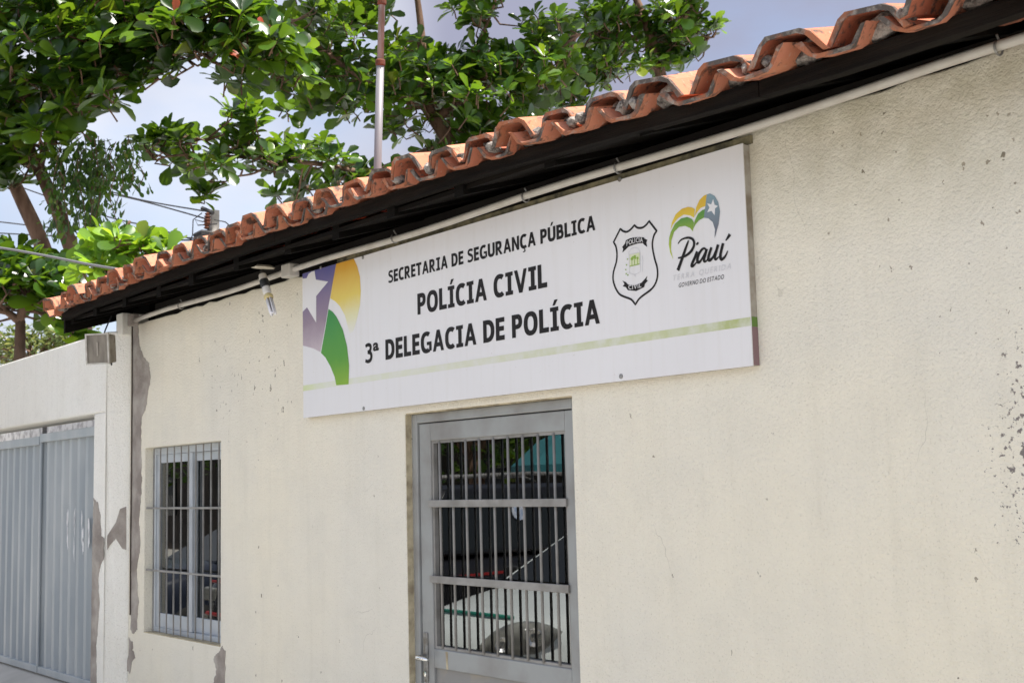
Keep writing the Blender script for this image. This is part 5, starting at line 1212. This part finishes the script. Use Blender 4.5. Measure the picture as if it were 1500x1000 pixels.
ts3, P = make_car('parked_car', -14.4, -2.1, 'dark car parked beyond the black off-roader', M('dark_blue_paint', (0.02, 0.025, 0.04), 0.25), stw, ((1.05, 3.95, 0.79), (1.85, 3.45, 0.60), 1.04), 1.56)
# teal parasol across the way
um = thing('parasol', (-11.6, -7.6, -0.13), 'teal parasol standing across the street, seen mirrored in the door', 'parasol')
b = MB(); rings = []
for r_, z in ((0.03, 2.75), (0.5, 2.62), (1.0, 2.38), (1.35, 2.08), (1.36, 1.98)): rings.append([(-11.6+r_*math.cos(k*math.pi/8)*(1 if k % 2 == 0 else 0.95), -7.6+r_*math.sin(k*math.pi/8)*(1 if k % 2 == 0 else 0.95), z-0.13) for k in range(16)])
b.loft(rings, cap=False); b.build('canopy', MT['teal'], um)
b = MB(); b.tube([(-11.6, -7.6, -0.13), (-11.6, -7.6, 2.66)], 0.022, 8); b.build('pole', MT['clip'], um)
# houses and trees on the far side of the street
oh = thing('opposite_house', (-22, -15, -0.13), 'long dark house on the far side of the street, seen only mirrored', 'building')
b = MB(); b.bb((-46, -19, -0.2), (-6, -14.5, 4.2)); b.build('wall', M('brown_render', (0.045, 0.036, 0.03), 0.9, (0.03, 0.025, 0.022), 1.5), oh)
b = MB(); b.add([(-46.5, -13.6, 4.0), (-5.5, -13.6, 4.0), (-5.5, -17, 5.4), (-46.5, -17, 5.4), (-46.5, -20, 4.0), (-5.5, -20, 4.0)], [(0,1,2,3), (3,2,5,4), (0,3,4), (1,5,2), (0,4,5,1)]); b.build('roof', MT['tile'], oh)
for k in range(6):
    x = -42+k*6; b = MB(); b.bb((x, -14.5, 1.0), (x+1.3, -14.44, 2.3)); b.build('window', MT['carglass'], oh)
def far_tree(x, y, h, r_, seed, label):
    rr_ = random.Random(seed); t = thing('street_tree', (x, y, -0.13), label, 'tree', 'trees across the street'); oc_ = org(t)
    b = MB(); b.tube([(x, y, -0.13), (x+.1, y, h*0.3), (x, y, h*0.55)], [0.2, 0.15, 0.1], 8)
    for k in range(7): a = k*0.9; b.tube([(x, y, h*0.4), (x+r_*.4*math.cos(a), y+r_*.4*math.sin(a), h*.6), (x+r_*.7*math.cos(a), y+r_*.7*math.sin(a), h*.72)], [0.08, 0.05, 0.02], 5)
    b.build('trunk', MT['bark'], t); vs, fs = [], []
    for k in range(1900):
        while True:
            p = Vector((rr_.uniform(-1, 1), rr_.uniform(-1, 1), rr_.uniform(-1, 1)))
            if p.length < 1 and noise.noise(p*2.4+Vector((seed, 0, 0))) > -0.25: break
        p = Vector((x+p.x*r_, y+p.y*r_, h*0.68+p.z*h*0.36)); L_ = rr_.uniform(.2, .36); rot = Euler((rr_.uniform(-1, 1), rr_.uniform(-.6, .9), rr_.uniform(0, 6.28))).to_matrix(); v_, f_ = LV[rr_.randrange(4)]; q_ = len(vs)
        vs += [tuple(rot @ (Vector(a)*L_)+p-oc_) for a in v_]; fs += [[i2+q_ for i2 in g_] for g_ in f_]
    me = bpy.data.meshes.new('crown'); me.from_pydata(vs, [], fs); me.materials.append(MT['leaf']); tag(link('crown', me, t, oc_), kind='stuff')
far_tree(-18.5, -10.5, 5.5, 2.6, 1, 'round street tree behind the teal parasol, across the street')
far_tree(-25.0, -11.0, 6.0, 3.0, 2, 'broad street tree far along the opposite side')
far_tree(-32.0, -10.0, 6.0, 3.0, 3, 'farthest street tree on the opposite side')
print('objects', len(bpy.data.objects), 'tris', sum(sum(len(p.vertices)-2 for p in m.polygons) for m in bpy.data.meshes))
